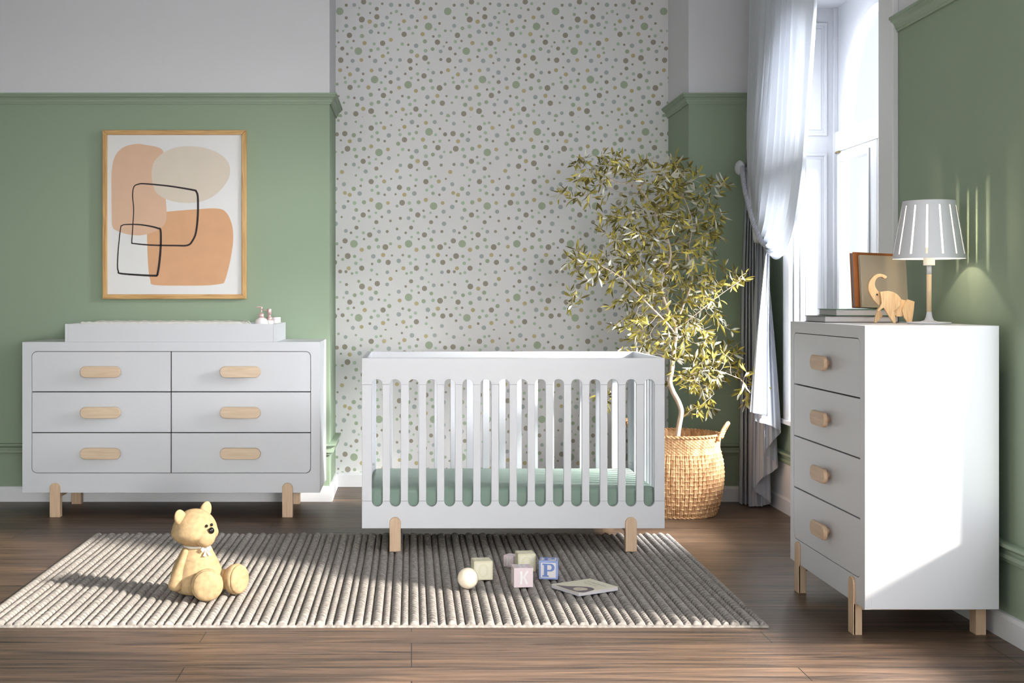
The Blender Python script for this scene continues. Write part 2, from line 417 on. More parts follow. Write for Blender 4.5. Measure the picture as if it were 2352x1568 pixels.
B_ = """113,76,28T 870,76,28T 357,89,15L 1113,89,15L 675,95,19T 426,132,26B 539,130,21T 1183,132,26B 1296,130,21T 1466,121,26B 38,148,18T 209,148,21L 795,148,18T 966,148,21L 297,176,36T 1055,176,36T 120,206,18L 877,206,18L 218,235,16T 976,235,16T 392,245,26G 1150,245,26G 699,221,28B 1455,259,36T 78,300,52G 835,300,52G 585,300,21G 1342,300,21G 287,350,29G 1044,350,29G 417,341,25L 1174,341,25L 514,346,40T 1272,346,40T 711,340,26O 1402,353,15T 187,383,29O 944,383,29O 483,455,29O 1241,455,29O 605,462,15T 1361,462,15T 755,456,18T 1493,470,40T 87,474,23G 844,474,23G 346,473,31B 1103,473,31B 175,517,20L 932,517,20L 427,538,29G 1184,538,29G 699,536,31B 552,557,36T 1309,557,36T 1421,516,21G 106,570,24L 862,570,24L 330,579,17T 1088,579,17T 186,638,36T 943,638,36T 5,639,28O 763,639,28O 322,664,21L 1079,664,21L 667,675,15T 540,694,25B 1297,694,25B 1387,684,27T 1468,686,21T 115,699,21L 872,699,21L 52,711,18G 808,711,18G 398,722,17G 1155,722,17G 586,786,28O 1019,776,28B 307,798,16T 144,820,21G 870,819,28T 1113,831,15L 1389,829,16L 401,851,37T 538,862,26B 190,891,40T 795,890,18T 966,890,21L 1183,874,26B 1296,871,21T 1475,864,21T 1055,918,36T 300,920,29O 699,963,28B 877,948,18L 976,977,17T 1150,987,26G 1478,976,27B 382,976,29G 185,987,26L 89,1012,26G 566,1004,17G 835,1041,52G 1342,1042,21G 1434,1045,15L 317,1057,31B 422,1073,17T 508,1082,21L 711,1084,26O 1043,1094,29G 1174,1083,25L 1271,1088,40T 20,1107,36T 194,1118,29G 944,1127,29O 568,1162,29G 77,1186,17T 755,1198,18T 844,1217,23G 1103,1215,31B 1241,1198,29O 1361,1205,16T 1495,1194,22L 227,1217,29O 361,1229,21L 482,1217,36T 699,1278,31B 932,1259,21L 1184,1280,29G 1309,1300,36T 1421,1289,28T 50,1283,18L 143,1325,52G 318,1317,24G 414,1298,24L 544,1287,20L 862,1313,23L 1088,1321,17T 553,1351,18G 482,1397,29O 763,1382,28O 943,1380,36T 1079,1405,21L 299,1405,19T 667,1418,16T 1493,1364,18T 184,1450,26O 63,1463,28B 378,1462,31B 808,1453,18G 872,1442,20L 1155,1465,17G 1297,1437,26B 517,1494,16T"""
C_ = """394,102,34G 452,47,14T 524,45,17B 570,72,10L 608,17,24T 667,33,14L 776,34,12T 856,44,20B 935,47,14T 1008,46,17B 1054,73,10L 1092,17,24T 1150,33,14L 1261,34,12T 727,80,18T 667,117,10T 562,130,14G 452,161,14T 592,176,27T 728,152,24T 818,158,17B 856,119,11G 904,104,15L 949,129,10T 1041,149,20B 1119,87,12T 1212,80,18T 663,195,20O 851,201,14L 972,191,18O 1092,187,12T 1166,157,18O 1245,149,18B 1292,211,12T 452,233,18B 526,255,17G 589,240,17L 716,232,19G 779,221,20B 836,250,11G 926,221,12G 933,263,14L 1016,256,16L 1079,244,16G 1193,238,34G 1255,265,12L 372,277,13G 424,278,10L 674,285,20B 742,295,11T 798,300,14L 481,318,24T 594,324,19G 973,309,24T 1051,300,14L 1139,308,19O 1236,328,12T 1290,323,15L 383,382,10T 463,375,14L 518,369,11T 616,388,19O 703,396,14L 780,389,24T 853,358,18O 956,396,15L 1011,403,11T 1081,412,20B 1160,373,19G 1273,380,24T 416,437,18T 500,432,12L 561,460,34G 675,453,16G 738,441,16L 821,435,14L 828,476,12G 917,447,11G 1038,464,19G 1091,502,19O 1166,457,17L 1229,442,17G 1302,463,17B 1330,418,10L 462,486,12T 781,505,18O 662,511,12T 403,542,24T 509,548,18B 588,540,17O 713,548,20B 852,537,17B 936,540,17B 1025,547,24T 1162,522,26T 1303,536,14T 804,568,10T 1086,580,10T 1192,567,14G 397,632,18O 462,607,10T 554,627,20B 680,635,17O 758,627,18B 851,653,20B 907,603,12G 1031,617,18T 1189,626,10L 1235,654,17B 1308,652,14T 486,670,18O 604,665,12T 983,665,12T 1094,665,15L 1152,683,24T 439,700,12G 804,690,12T 1037,702,13L 1100,720,11T 1213,727,17G 446,741,14L 530,734,16L 593,723,16G 707,716,34G 767,743,13L 852,739,18T 920,711,17B 370,758,14G 565,778,14L 1009,763,34G 486,787,24T 652,787,19O 748,806,11T 803,800,15L 928,790,17O 1143,796,19G 1079,818,18O 1229,790,17L 1292,792,26T 673,852,19G 787,859,24T 856,829,14T 383,865,10T 470,874,15L 525,881,12T 593,889,20B 957,865,12T 1014,877,15G 1183,875,20B 1273,863,18O 843,897,10L 1071,905,14L 431,925,11G 551,943,19G 679,936,17L 742,920,17G 815,942,17B 919,917,20B 1026,940,16L 1236,918,19G 1317,929,24T 1173,944,11T 605,980,19O 676,1000,26T 538,1024,24T 449,1018,16B 397,1044,18G 599,1059,10T 706,1046,14G 816,1015,14T 900,1007,11T 962,984,17O 1079,982,24T 856,1046,16L 991,1031,12G 1034,1022,13L 1115,1039,18G 1166,999,15L 1217,1038,11G 1309,1020,16B"""
def alcove():
    mb = MB(); mb.box(-0.461, 1.56, 7.8, 8.05, 0, 3.1)
    kind = {'T': 1, 'G': 2, 'O': 3, 'B': 4, 'L': 5}
    dots = []
    def parse(s, ox, oy, sc_, dy=0):
        for t in s.split():
            x, y, r = t.split(','); k = r[-1]; r = r[:-1]
            dots.append((ox + float(x)/sc_, oy + (float(y)+dy)/sc_, float(r)/sc_, kind[k]))
    parse(A, 800, 260, 6.0308); parse(B_, 800, 260, 6.0308, 1507.7)
    base = list(dots); dots.clear(); parse(C_, 680, 0, 3.92); top = list(dots)
    Y = 7.8; allp = []
    for k in range(-1, 4):
        for (x, y, r, c) in base:
            allp.append((x + 248.7*k, y, r, c, 268.8, 758.5))
            allp.append((x + 248.7*k, y + 489.7, r, c, 758.5, 1300))
            allp.append((x + 248.7*k, y - 489.7*1.0 - 268.8 + 0, r, c, -400, -1.5))
        for (x, y, r, c) in top: allp.append((x + 247.9*k, y, r, c, -1.5, 268.8))
    x0, x1 = -0.461, 1.56
    for (x, y, r, c, ya, yb) in allp:
        if not (ya - r < y < yb + r): continue
        X, Z, rr = wx(x, Y), wz(y, Y), r/F*Y
        if X + rr < x0 + 0.001 or X - rr > x1 - 0.001 or Z - rr > 3.1 or Z + rr < 0.08: continue
        zt, zb = wz(ya, Y), wz(yb, Y)
        n = 20; poly = []
        for i in range(n):
            a = 2*PI*i/n
            poly.append((min(max(X + rr*math.cos(a), x0), x1), Y - 0.0006, min(max(Z + rr*math.sin(a), max(zb, 0.0)), min(zt, 3.1))))
        mb.cur = c; mb.add(poly, [list(range(n))])
    mats = [plain('white dotted wallpaper', srgb(236, 235, 237), 0.8, bump=0.06, bscale=220)] + [plain('wallpaper dot ' + nme, c, 0.8) for nme, c in
            (('taupe', srgb(164, 157, 143)), ('sage', srgb(174, 188, 163)), ('ochre', srgb(201, 188, 147)),
             ('grey blue', srgb(178, 187, 189)), ('mint', srgb(184, 206, 182)))]
    return struct(mb.build('wall_back', mats, fix=False))
alcove()

crown = [(0, 2.235), (0.008, 2.235), (0.010, 2.243), (0.014, 2.246), (0.016, 2.256), (0.024, 2.268), (0.034, 2.274), (0.036, 2.281), (0.042, 2.283), (0.042, 2.293), (0.0, 2.293)]
rail = [(0, 0.262), (0.012, 0.262), (0.014, 0.272), (0.022, 0.276), (0.022, 0.290), (0.014, 0.294), (0.014, 0.302), (0.026, 0.310), (0.034, 0.316), (0.034, 0.326), (0, 0.328)]
base = [(0, 0.0), (0.016, 0.0), (0.016, 0.072), (0.010, 0.084), (0, 0.086)]
n_t = [0]
def trim(prof, path, mat, name=None):
    if name is None:
        n_t[0] += 1; name = 'trim_%d' % n_t[0]
    return struct(sweep(prof, path, name, mat))
LP = [(-3.8, 7.23), (-0.461, 7.23), (-0.461, 7.798)]
trim(crown, LP, M['green']); trim(rail, LP, M['green']); trim(base, LP, M['trim'], 'baseboard_left')
trim(base, [(-0.445, 7.8), (1.544, 7.8)], M['trim'], 'baseboard_back')
trim(crown, [(1.56, 7.798), (1.56, 7.23), (2.0, 7.23), (2.0, 6.84)], M['green'])
trim(rail, [(1.56, 7.798), (1.56, 7.23), (2.0, 7.23), (2.0, -1.0)], M['green'])
trim(crown, [(2.0, 5.27), (2.0, 4.25)], M['green'])
trim(base, [(1.56, 7.798), (1.56, 7.23), (2.0, 7.23), (2.0, -1.0)], M['trim'], 'baseboard_right')
# white board below the rail on the window side
n_t[0] += 1; sbox('trim_%d' % n_t[0], [(1.992, 2.0, 5.3, 7.2, 0.08, 0.27)], M['trim'])
# window casings (far, near, head, sill)
for bx in ((1.975, 2.0, 6.72, 6.83, 0.50, 2.83), (1.975, 2.0, 5.272, 5.435, 0.50, 3.1), (1.975, 2.0, 5.435, 6.72, 2.67, 2.83), (1.965, 2.24, 5.25, 6.85, 0.478, 0.504)):
    n_t[0] += 1; t_ = sbox('trim_%d' % n_t[0], [bx], M['trim'])
    b_ = t_.modifiers.new('b', 'BEVEL'); b_.width = 0.004; b_.segments = 2
# reveal linings with panels
def reveal():
    mb = MB()
    mb.box(2.0, 2.25, 6.708, 6.722, 0.504, 2.67); mb.box(2.0, 2.25, 5.433, 5.447, 0.504, 2.67); mb.box(2.0, 2.25, 5.447, 6.708, 2.656, 2.672)
    for (za, zb) in ((1.99, 2.58), (0.62, 1.90)):
        mb.ring(outer_match(2.03, 2.17, za, zb, 0), outer_match(2.045, 2.155, za+0.015, zb-0.015, 0), 'Y', 6.700, 6.709)
        mb.box(2.06, 2.14, 6.704, 6.709, za+0.03, zb-0.03)
    mb.box(2.20, 2.222, 6.69, 6.709, 0.504, 2.656)
    n_t[0] += 1
    o = struct(mb.build('trim_%d' % n_t[0], M['frame_white'])); b = o.modifiers.new('b', 'BEVEL'); b.width = 0.002; b.segments = 2
reveal()

def arc(cy, cz, r, a0, a1, n):
    return [(cy + r*math.cos(R(a0 + (a1-a0)*i/n)), cz + r*math.sin(R(a0 + (a1-a0)*i/n))) for i in range(n+1)]
def window():
    w = struct(thing('window_1', '', '', (2.22, 6.08, 0.504)))
    del w['label']; del w['category']
    cy = 6.08
    mb = MB()
    mb.box(2.222, 2.25, 5.435, 5.63, 2.0, 2.67); mb.box(2.222, 2.25, 6.53, 6.72, 2.0, 2.67)
    ap = arc(cy, 2.09, 0.45, 180, 0, 40); m_ = len(ap)
    vs = [(x, p[0], z) for x in (2.222, 2.25) for p in ap for z in (p[1], 2.67)]
    fs = []
    for k_ in (0, 1):
        o_ = k_*2*m_; fs += [(o_+2*i, o_+2*i+2, o_+2*i+3, o_+2*i+1) for i in range(m_-1)]
    fs += [(2*i, 2*m_+2*i, 2*m_+2*i+2, 2*i+2) for i in range(m_-1)] + [(2*i+1, 2*i+3, 2*m_+2*i+3, 2*m_+2*i+1) for i in range(m_-1)]
    mb.add(vs, fs)
    mb.box(2.222, 2.25, 5.435, 5.51, 0.504, 2.0); mb.box(2.222, 2.25, 6.65, 6.72, 0.504, 2.0)
    mb.box(2.205, 2.25, 5.435, 6.72, 1.90, 2.004); mb.box(2.222, 2.25, 5.435, 6.72, 0.504, 0.56)
    mb.build('window_frame', M['frame_white'], w)
    # arch moulding
    mb = MB()
    for (ro, ri, xa) in ((0.508, 0.456, 2.208), (0.475, 0.450, 2.200)):
        oa = [(cy-ro, 2.0)] + arc(cy, 2.09, ro, 180, 0, 32) + [(cy+ro, 2.0)]
        ia = [(cy-ri, 2.0)] + arc(cy, 2.09, ri, 180, 0, 32) + [(cy+ri, 2.0)]
        q_ = len(oa); vs = [(x, p[0], p[1]) for x in (xa, 2.224) for p in oa + ia]
        fs = []
        for i in range(q_-1):
            fs += [(i, i+1, q_+i+1, q_+i), (2*q_+i, 3*q_+i, 3*q_+i+1, 2*q_+i+1), (i, 2*q_+i, 2*q_+i+1, i+1), (q_+i, q_+i+1, 3*q_+i+1, 3*q_+i)]
        fs += [(0, q_, 3*q_, 2*q_), (q_-1, 3*q_-1, 4*q_-1, 2*q_-1)]
        mb.add(vs, fs)
    mb.build('arch_moulding', M['frame_white'], w)
    for (ya, yb, ga, gb) in ((6.085, 6.655, 6.197, 6.60), (5.505, 6.075, 5.56, 5.963)):
        s = MB(); za, zb, gz0, gz1 = 0.555, 1.898, 0.66, 1.845
        s.ring(outer_match(ya, yb, za, zb, 0), outer_match(ga, gb, gz0, gz1, 0), 'X', 2.205, 2.24)
        s.ring(outer_match(ga-0.022, gb+0.022, gz0-0.022, gz1+0.022, 0), outer_match(ga, gb, gz0, gz1, 0), 'X', 2.198, 2.206)
        so = s.build('sash', M['frame_white'], w, bevel=0.002)
        MB().box(2.224, 2.228, ga-0.005, gb+0.005, gz0-0.005, gz1+0.005).build('pane', M['glass'], so)
        hy = yb if ya > 6 else ya
        MB().lathe([(0.006, 0), (0.006, 0.05)], (2.198, hy - 0.055 if ya > 6 else hy + 0.02, 1.895), (0, 1, 0), 10).build('hinge', M['brass'], so)
    p = [(cy-0.455, 2.0)] + arc(cy, 2.09, 0.455, 180, 0, 32) + [(cy+0.455, 2.0)]
    MB().prism(p, 'X', 2.226, 2.230).build('arch_pane', M['glass'], w)
window()

# ------------------------------------------------------------------ rug
def rug():
    x0, x1, y0, y1 = -1.517, 1.238, 4.452, 6.165
    npair = 42; pitch = (x1-x0)/npair; wA = pitch*0.57
    us = []; typ = []; tt = []; idx = []
    kA, kB = 8, 7
    for p in range(npair):
        for i in range(kA): us.append(x0 + p*pitch + wA*i/kA); typ.append(0); tt.append(2*i/kA-1); idx.append(p)
        for i in range(kB): us.append(x0 + p*pitch + wA + (pitch-wA)*i/kB); typ.append(1); tt.append(2*i/kB-1); idx.append(p)
    us.append(x1); typ.append(1); tt.append(1.0); idx.append(npair-1)
    us = np.array(us); typ = np.array(typ); tt = np.array(tt); idx = np.array(idx)
    dy = 0.0019; ny = int((y1-y0)/dy)+1; ys = np.linspace(y0, y1, ny)
    U, Yg = np.meshgrid(us, ys); T = np.broadcast_to(tt, U.shape); TP = np.broadcast_to(typ, U.shape); ID = np.broadcast_to(idx, U.shape)
    rng = np.random.RandomState(3); ph = rng.rand(npair)*1.0; phA = ph[ID]
    prof = np.sqrt(np.clip(1-T*T, 0, 1))
    right = np.clip((U - (-0.9))/1.2, 0, 1)
    # chunky ribs on A, with some irregular spacing
    warp = 0.35*np.sin(Yg*9.0 + ID*2.1) + 0.2*np.sin(Yg*23 + ID*1.3)
    fA = (Yg + 0.010*T*(0.4+0.9*right))/0.031 + phA + warp
    def rib(f, rise=0.34, drop=0.10):
        p = f - np.floor(f)
        up = np.sin(np.clip(p/rise, 0, 1)*PI/2); dn = np.sin(np.clip((1-p)/drop, 0, 1)*PI/2)
        return p, up*dn
    pA, rA = rib(fA)
    hA = 0.002 + 0.0195*prof*(0.60 + 0.40*rA); notchA = 1 - rA
    fB = (Yg - 0.014*T)/0.026 + phA*3 + warp
    pB, rB = rib(fB)
    kb = 0.06 + 0.30*right
    hB = 0.002 + 0.0150*prof*(1-kb + kb*rB); notchB = 1 - rB
    Z = np.where(TP == 0, hA, hB)
    Z += 0.0007*np.sin(Yg*3 + ID)
    edge = np.minimum(np.minimum((Yg-y0)/0.016, (y1-Yg)/0.016), 1.0)
    flat = 0.008
    Z = np.where(edge < 0.5, flat, flat + (Z-flat)*np.clip((edge-0.5)*2, 0, 1)**0.5)
    # scalloped sides: ropes bulge in x a little
    bul = 0.0005*np.where(TP == 0, (1-2*notchA), 0.4*(1-2*notchB)*right)
    Xg = U + bul*np.sign(T)*np.abs(T)
    nx = len(us)
    top = np.stack([Xg, Yg, Z], -1).reshape(-1, 3)
    # skirt
    border = [i for i in range(nx)] + [k*nx+nx-1 for k in range(1, ny)] + [(ny-1)*nx+i for i in range(nx-2, -1, -1)] + [k*nx for k in range(ny-2, 0, -1)]
    sk = top[border].copy(); sk[:, 2] = 0.0005
    V = np.concatenate([top, sk]); nt_ = len(top)
    a = (np.arange(ny-1)[:, None]*nx + np.arange(nx-1)[None, :]).ravel()
    quads = np.stack([a, a+1, a+nx+1, a+nx], -1)
    nb = len(border); bi = np.array(border); j = np.arange(nb)
    sq = np.stack([bi, nt_+j, nt_+(j+1) % nb, bi[(j+1) % nb]], -1)
    Q = np.concatenate([quads, sq])
    me = bpy.data.meshes.new('rug')
    me.vertices.add(len(V)); me.vertices.foreach_set('co', V.astype(np.float32).ravel())
    me.loops.add(len(Q)*4); me.loops.foreach_set('vertex_index', Q.astype(np.int32).ravel())
    me.polygons.add(len(Q)); me.polygons.foreach_set('loop_start', np.arange(0, len(Q)*4, 4, dtype=np.int32))
    me.polygons.foreach_set('use_smooth', np.ones(len(Q), dtype=bool))
    me.update(calc_edges=True); me.validate()
    m, nt, b, o = newmat('greige braided wool')
    tc = N(nt, 'ShaderNodeTexCoord')
    nz = N(nt, 'ShaderNodeTexNoise'); nz.inputs['Scale'].default_value = 60; nz.inputs['Detail'].default_value = 6
    nt.links.new(tc.outputs['Object'], nz.inputs['Vector'])
    cr = N(nt, 'ShaderNodeValToRGB'); cr.color_ramp.elements[0].position = 0.3; cr.color_ramp.elements[1].position = 0.7
    cr.color_ramp.elements[0].color = srgb(138, 132, 128); cr.color_ramp.elements[1].color = srgb(184, 178, 172)
    nt.links.new(nz.outputs['Fac'], cr.inputs[0]); nt.links.new(cr.outputs[0], b.inputs['Base Color'])
    b.inputs['Roughness'].default_value = 0.95; b.inputs['Specular IOR Level'].default_value = 0.1
    mp = N(nt, 'ShaderNodeMapping'); mp.inputs['Scale'].default_value = (500, 900, 500); mp.inputs['Rotation'].default_value = (0, 0, 0.5)
    nt.links.new(tc.outputs['Object'], mp.inputs['Vector'])
    n2 = N(nt, 'ShaderNodeTexNoise'); n2.inputs['Scale'].default_value = 1.0
    nt.links.new(mp.outputs[0], n2.inputs['Vector']); add_bump(nt, b, n2.outputs['Fac'], 0.7, 0.0015)
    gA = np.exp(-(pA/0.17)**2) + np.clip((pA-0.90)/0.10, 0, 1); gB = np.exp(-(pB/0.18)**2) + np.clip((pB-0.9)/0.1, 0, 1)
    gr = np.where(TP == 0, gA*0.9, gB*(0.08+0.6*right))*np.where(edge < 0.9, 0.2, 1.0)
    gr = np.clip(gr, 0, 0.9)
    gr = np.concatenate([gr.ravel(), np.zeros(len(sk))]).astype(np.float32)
    at = me.attributes.new('groove_shade', 'FLOAT', 'POINT'); at.data.foreach_set('value', gr)
    an = N(nt, 'ShaderNodeAttribute', attribute_name='groove_shade'); mg = N(nt, 'ShaderNodeMix', data_type='RGBA')
    mg.inputs['B'].default_value = srgb(66, 62, 60)  # dark shade between the ribs, painted into the wool colour
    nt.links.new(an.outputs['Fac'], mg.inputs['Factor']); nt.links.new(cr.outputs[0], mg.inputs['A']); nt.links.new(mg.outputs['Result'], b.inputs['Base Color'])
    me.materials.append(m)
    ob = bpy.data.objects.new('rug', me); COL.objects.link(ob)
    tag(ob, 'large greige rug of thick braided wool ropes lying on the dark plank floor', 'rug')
rug()
RZ = 0.0212   # top of the rug ropes

# ------------------------------------------------------------------ dresser
def leg_front(x0, x1, ytop0, y1, zt, zb, mb):
    """front leg: proud of the cabinet face with a round top; below the cabinet it is thicker"""
    r = (x1-x0)/2
    poly = [(x0, 0.0), (x1, 0.0), (x1, zt-r)] + [((x0+x1)/2 + r*math.cos(R(a)), zt-r + r*math.sin(R(a))) for a in range(15, 166, 15)] + [(x0, zt-r)]
    return poly
def dresser():
    Y = 6.71; x0, x1 = -2.033, -0.478; z0, z1 = 0.127, 0.9145; yb = 7.20
    d = thing('dresser', 'wide white six-drawer dresser on beech legs against the green wall', 'dresser', ((x0+x1)/2, (Y+yb)/2, 0))
    dx0, dx1, dz0, dz1 = wx(72.5, Y), wx(714.2, Y), wz(1086.5, Y), wz(806.5, Y)
    mb = MB(); mb.box(x0, x1, Y+0.02, yb, z0, z1)
    mb.build('carcass', M['furn'], d, bevel=0.0015)
    mb = MB(); mb.ring(outer_match(x0, x1, z0, z1), rrect(dx0, dx1, dz0, dz1, 0.028), 'Y', Y, Y+0.021)
    mb.build('face_frame', M['furn'], d, bevel=0.001)
    MB().box(dx0-0.001, dx1+0.001, Y+0.016, Y+0.0205, dz0-0.001, dz1+0.001).build('shade_sheet', M['gap_shade'], d)  # dark sheet standing in for the shade behind the drawers
    g = 0.0026; xm = wx(393, Y); zs = [dz1, wz(899.7, Y), wz(993.3, Y), dz0]
    for c in range(2):
        for r in range(3):
            a, b = (dx0, xm) if c == 0 else (xm, dx1)
            t, bo = zs[r], zs[r+1]
            cn = (int(c == 0 and r == 2), int(c == 1 and r == 2), int(c == 1 and r == 0), int(c == 0 and r == 0))
            mb = MB(); mb.prism(rrect(a+g, b-g, bo+g, t-g, 0.0265, cn), 'Y', Y+0.0008, Y+0.016)
            dr = mb.build('drawer', M['furn'], d, bevel=0.0008)
            hx = wx(230.3, Y-0.028) if c == 0 else wx(551.8, Y-0.028)
            hz = wz((853.9, 947.6, 1041.6)[r], Y-0.028)
            h = MB(); h.prism(rrect(hx-0.1055, hx+0.1055, hz-0.0295, hz+0.0295, 0.0292, n=10), 'Y', Y-0.034, Y-0.019)
            h.prism(rrect(hx-0.06, hx+0.06, hz-0.012, hz+0.012, 0.0115), 'Y', Y-0.020, Y+0.001)
            h.build('handle', M['beechX'], dr, bevel=0.003)
    for (pa, pb) in ((113.8, 137.6), (648, 672.3)):
        yl = Y-0.012; la, lb = wx(pa, yl), wx(pb, yl); zt = wz(1109, yl)
        mb = MB(); mb.prism(leg_front(la, lb, 0, 0, zt, 0, mb), 'Y', yl, Y+0.0)
        mb.box(la, lb, yl+0.001, Y+0.033, 0.0, z0)
        mb.build('leg', M['beechZ'], d, bevel=0.002)
        MB().box(la+0.014, lb-0.014, Y+0.03, 7.14, z0-0.03, z0-0.0005).build('side_rail', M['beechY'], d)
        MB().box(la, lb, 7.13, 7.175, 0.0, z0).build('leg', M['beechZ'], d, bevel=0.002)
dresser()

def changing_tray():
    Y = 6.716; zt = wz(743.6, Y); z0 = 0.9148; x0, x1 = wx(149, Y), wx(635.7, Y); yb = 7.19; w = 0.016
    t = thing('changing_tray', 'long white changing tray frame standing on top of the wide dresser', 'changing tray', ((x0+x1)/2, (Y+yb)/2, z0))
    MB().box(x0+0.016, x1-0.02, Y, Y+w, z0, zt).build('front_panel', M['furn'], t, bevel=0.001)
    MB().box(x0+0.016, x1-0.02, yb-w, yb, z0, zt).build('back_panel', M['furn'], t, bevel=0.001)
    MB().box(x0, x0+0.0155, Y, yb, z0, zt).build('side_panel', M['furn'], t, bevel=0.001)
    MB().box(x1-0.0195, x1, Y, yb, z0, zt).build('side_panel', M['furn'], t, bevel=0.001)
    xd = wx(583, 6.95)
    MB().box(xd, xd+0.008, Y+w+0.001, yb-w-0.001, z0+0.001, zt-0.002).build('divider', M['furn'], t)
    MB().box(x0+0.017, x1-0.021, Y+w, yb-w, z0+0.0005, z0+0.006).build('base_board', M['furn'], t)
    # contoured pad
    nx, ny = 150, 40; P = []
    xa, xb, ya, y_b = x0+0.022, xd-0.005, Y+w+0.006, yb-w-0.006
    for k in range(ny):
        v = k/(ny-1)
        for i in range(nx):
            u = i/(nx-1)
            e = min(1, min(u, 1-u)/0.05)**0.45 * min(1, min(v, 1-v)/0.09)**0.5
            contour = 0.083 + 0.022*(abs(2*v-1))**2.0
            tuft = 0.004*max(0, math.cos(u*75))*max(0, math.cos(v*34)) if 0.04 < u < 0.96 else 0
            ruf = 0.0015*math.sin(u*150)*(1 if v < 0.2 else 0)
            P.append((xa+(xb-xa)*u, ya+(y_b-ya)*v, z0+0.0075 + e*(contour + tuft + ruf)))
    mb = MB(); mb.grid(P, nx, ny)
    n0 = len(mb.v); brd = [i for i in range(nx)] + [k*nx+nx-1 for k in range(1, ny)] + [(ny-1)*nx+i for i in range(nx-2, -1, -1)] + [k*nx for k in range(ny-2, 0, -1)]
    mb.f.append(brd[::-1]); mb.mi.append(0)
    o = mb.build('changing_pad', M['pad'], None, smooth=True)
    tag(o, 'white quilted changing pad lying inside the changing tray', 'changing pad')
changing_tray()

def bottle1():
    Y = 6.93; X = wx(600.4, Y); zr = wz(743.6, 6.716); s = Y/F
    z0 = 0.9148+0.0062
    t = thing('soap_dispenser', 'round white soap dispenser with a pointed rose gold pump, left of the pair', 'soap dispenser', (X, Y, z0))
    zz = lambda py: wz(py, Y)
    MB().lathe([(0.026, z0), (0.033, z0+0.004), (0.036, z0+0.03), (0.0365, zz(745)), (0.0365, zz(741)), (0.034, zz(737)), (0.029, zz(733)), (0.022, zz(730.8)), (0.016, zz(729.6)), (0.0145, zz(729))], (X, Y, 0), n=32).build('bottle', M['ceramic'], t, smooth=True)
    p = MB(); p.lathe([(0.0143, zz(729)), (0.0143, zz(720.8)), (0.010, zz(720.2)), (0.0045, zz(717.2)), (0.0035, zz(717)), (0.0032, zz(710)), (0.0062, zz(709.5)), (0.0066, zz(704.3))], (X, Y, 0), n=24)
    p.tube([(X, Y, zz(704.8)), (X-0.02, Y, zz(704.9)), (X-0.032, Y, zz(707.2))], [0.0035, 0.003, 0.0018], 10)
    p.build('pump', M['pink_metal'], t, smooth=True)
bottle1()
def bottle2():
    Y = 7.04; X = wx(618.6, Y); z0 = 0.9148+0.0062
    t = thing('soap_dispenser', 'squat soap dispenser with a wide rose gold pump head, behind the pointed one', 'soap dispenser', (X, Y, z0))
    zz = lambda py: wz(py, Y)
    MB().lathe([(0.021, z0), (0.024, z0+0.003), (0.024, zz(737.5)), (0.020, zz(735))], (X, Y, 0), n=32).build('bottle', M['ceramic'], t, smooth=True)
    p = MB(); p.lathe([(0.0155, zz(735)), (0.0155, zz(727.8)), (0.009, zz(727.3)), (0.009, zz(722.5)), (0.0125, zz(722)), (0.0128, zz(709.8)), (0.0115, zz(709))], (X, Y, 0), n=24)
    p.tube([(X, Y, zz(712.4)), (X-0.045, Y, zz(712.2))], [0.0028, 0.0024], 10)
    p.build('pump', M['pink_metal'], t, smooth=True)
bottle2()
def jarset():
    Y = 7.10; X = wx(628, Y); z0 = 0.9148+0.0062; zz = lambda py: wz(py, Y)
    X2 = wx(634, Y)
    t = thing('lidded_jar', 'low cream ceramic jar with a lid at the right end of the changing tray', 'jar', (X2, Y, z0))
    MB().lathe([(0.024, z0), (0.026, z0+0.003), (0.026, zz(733.5)), (0.025, zz(733))], (X2, Y, 0), n=32).build('jar_body', M['ceramic'], t, smooth=True)
    MB().lathe([(0.0255, zz(732.9)), (0.0262, zz(732.6)), (0.0262, zz(728.6)), (0.025, zz(728))], (X2, Y, 0), n=32).build('lid', M['ceramic'], t, smooth=True)
jarset()

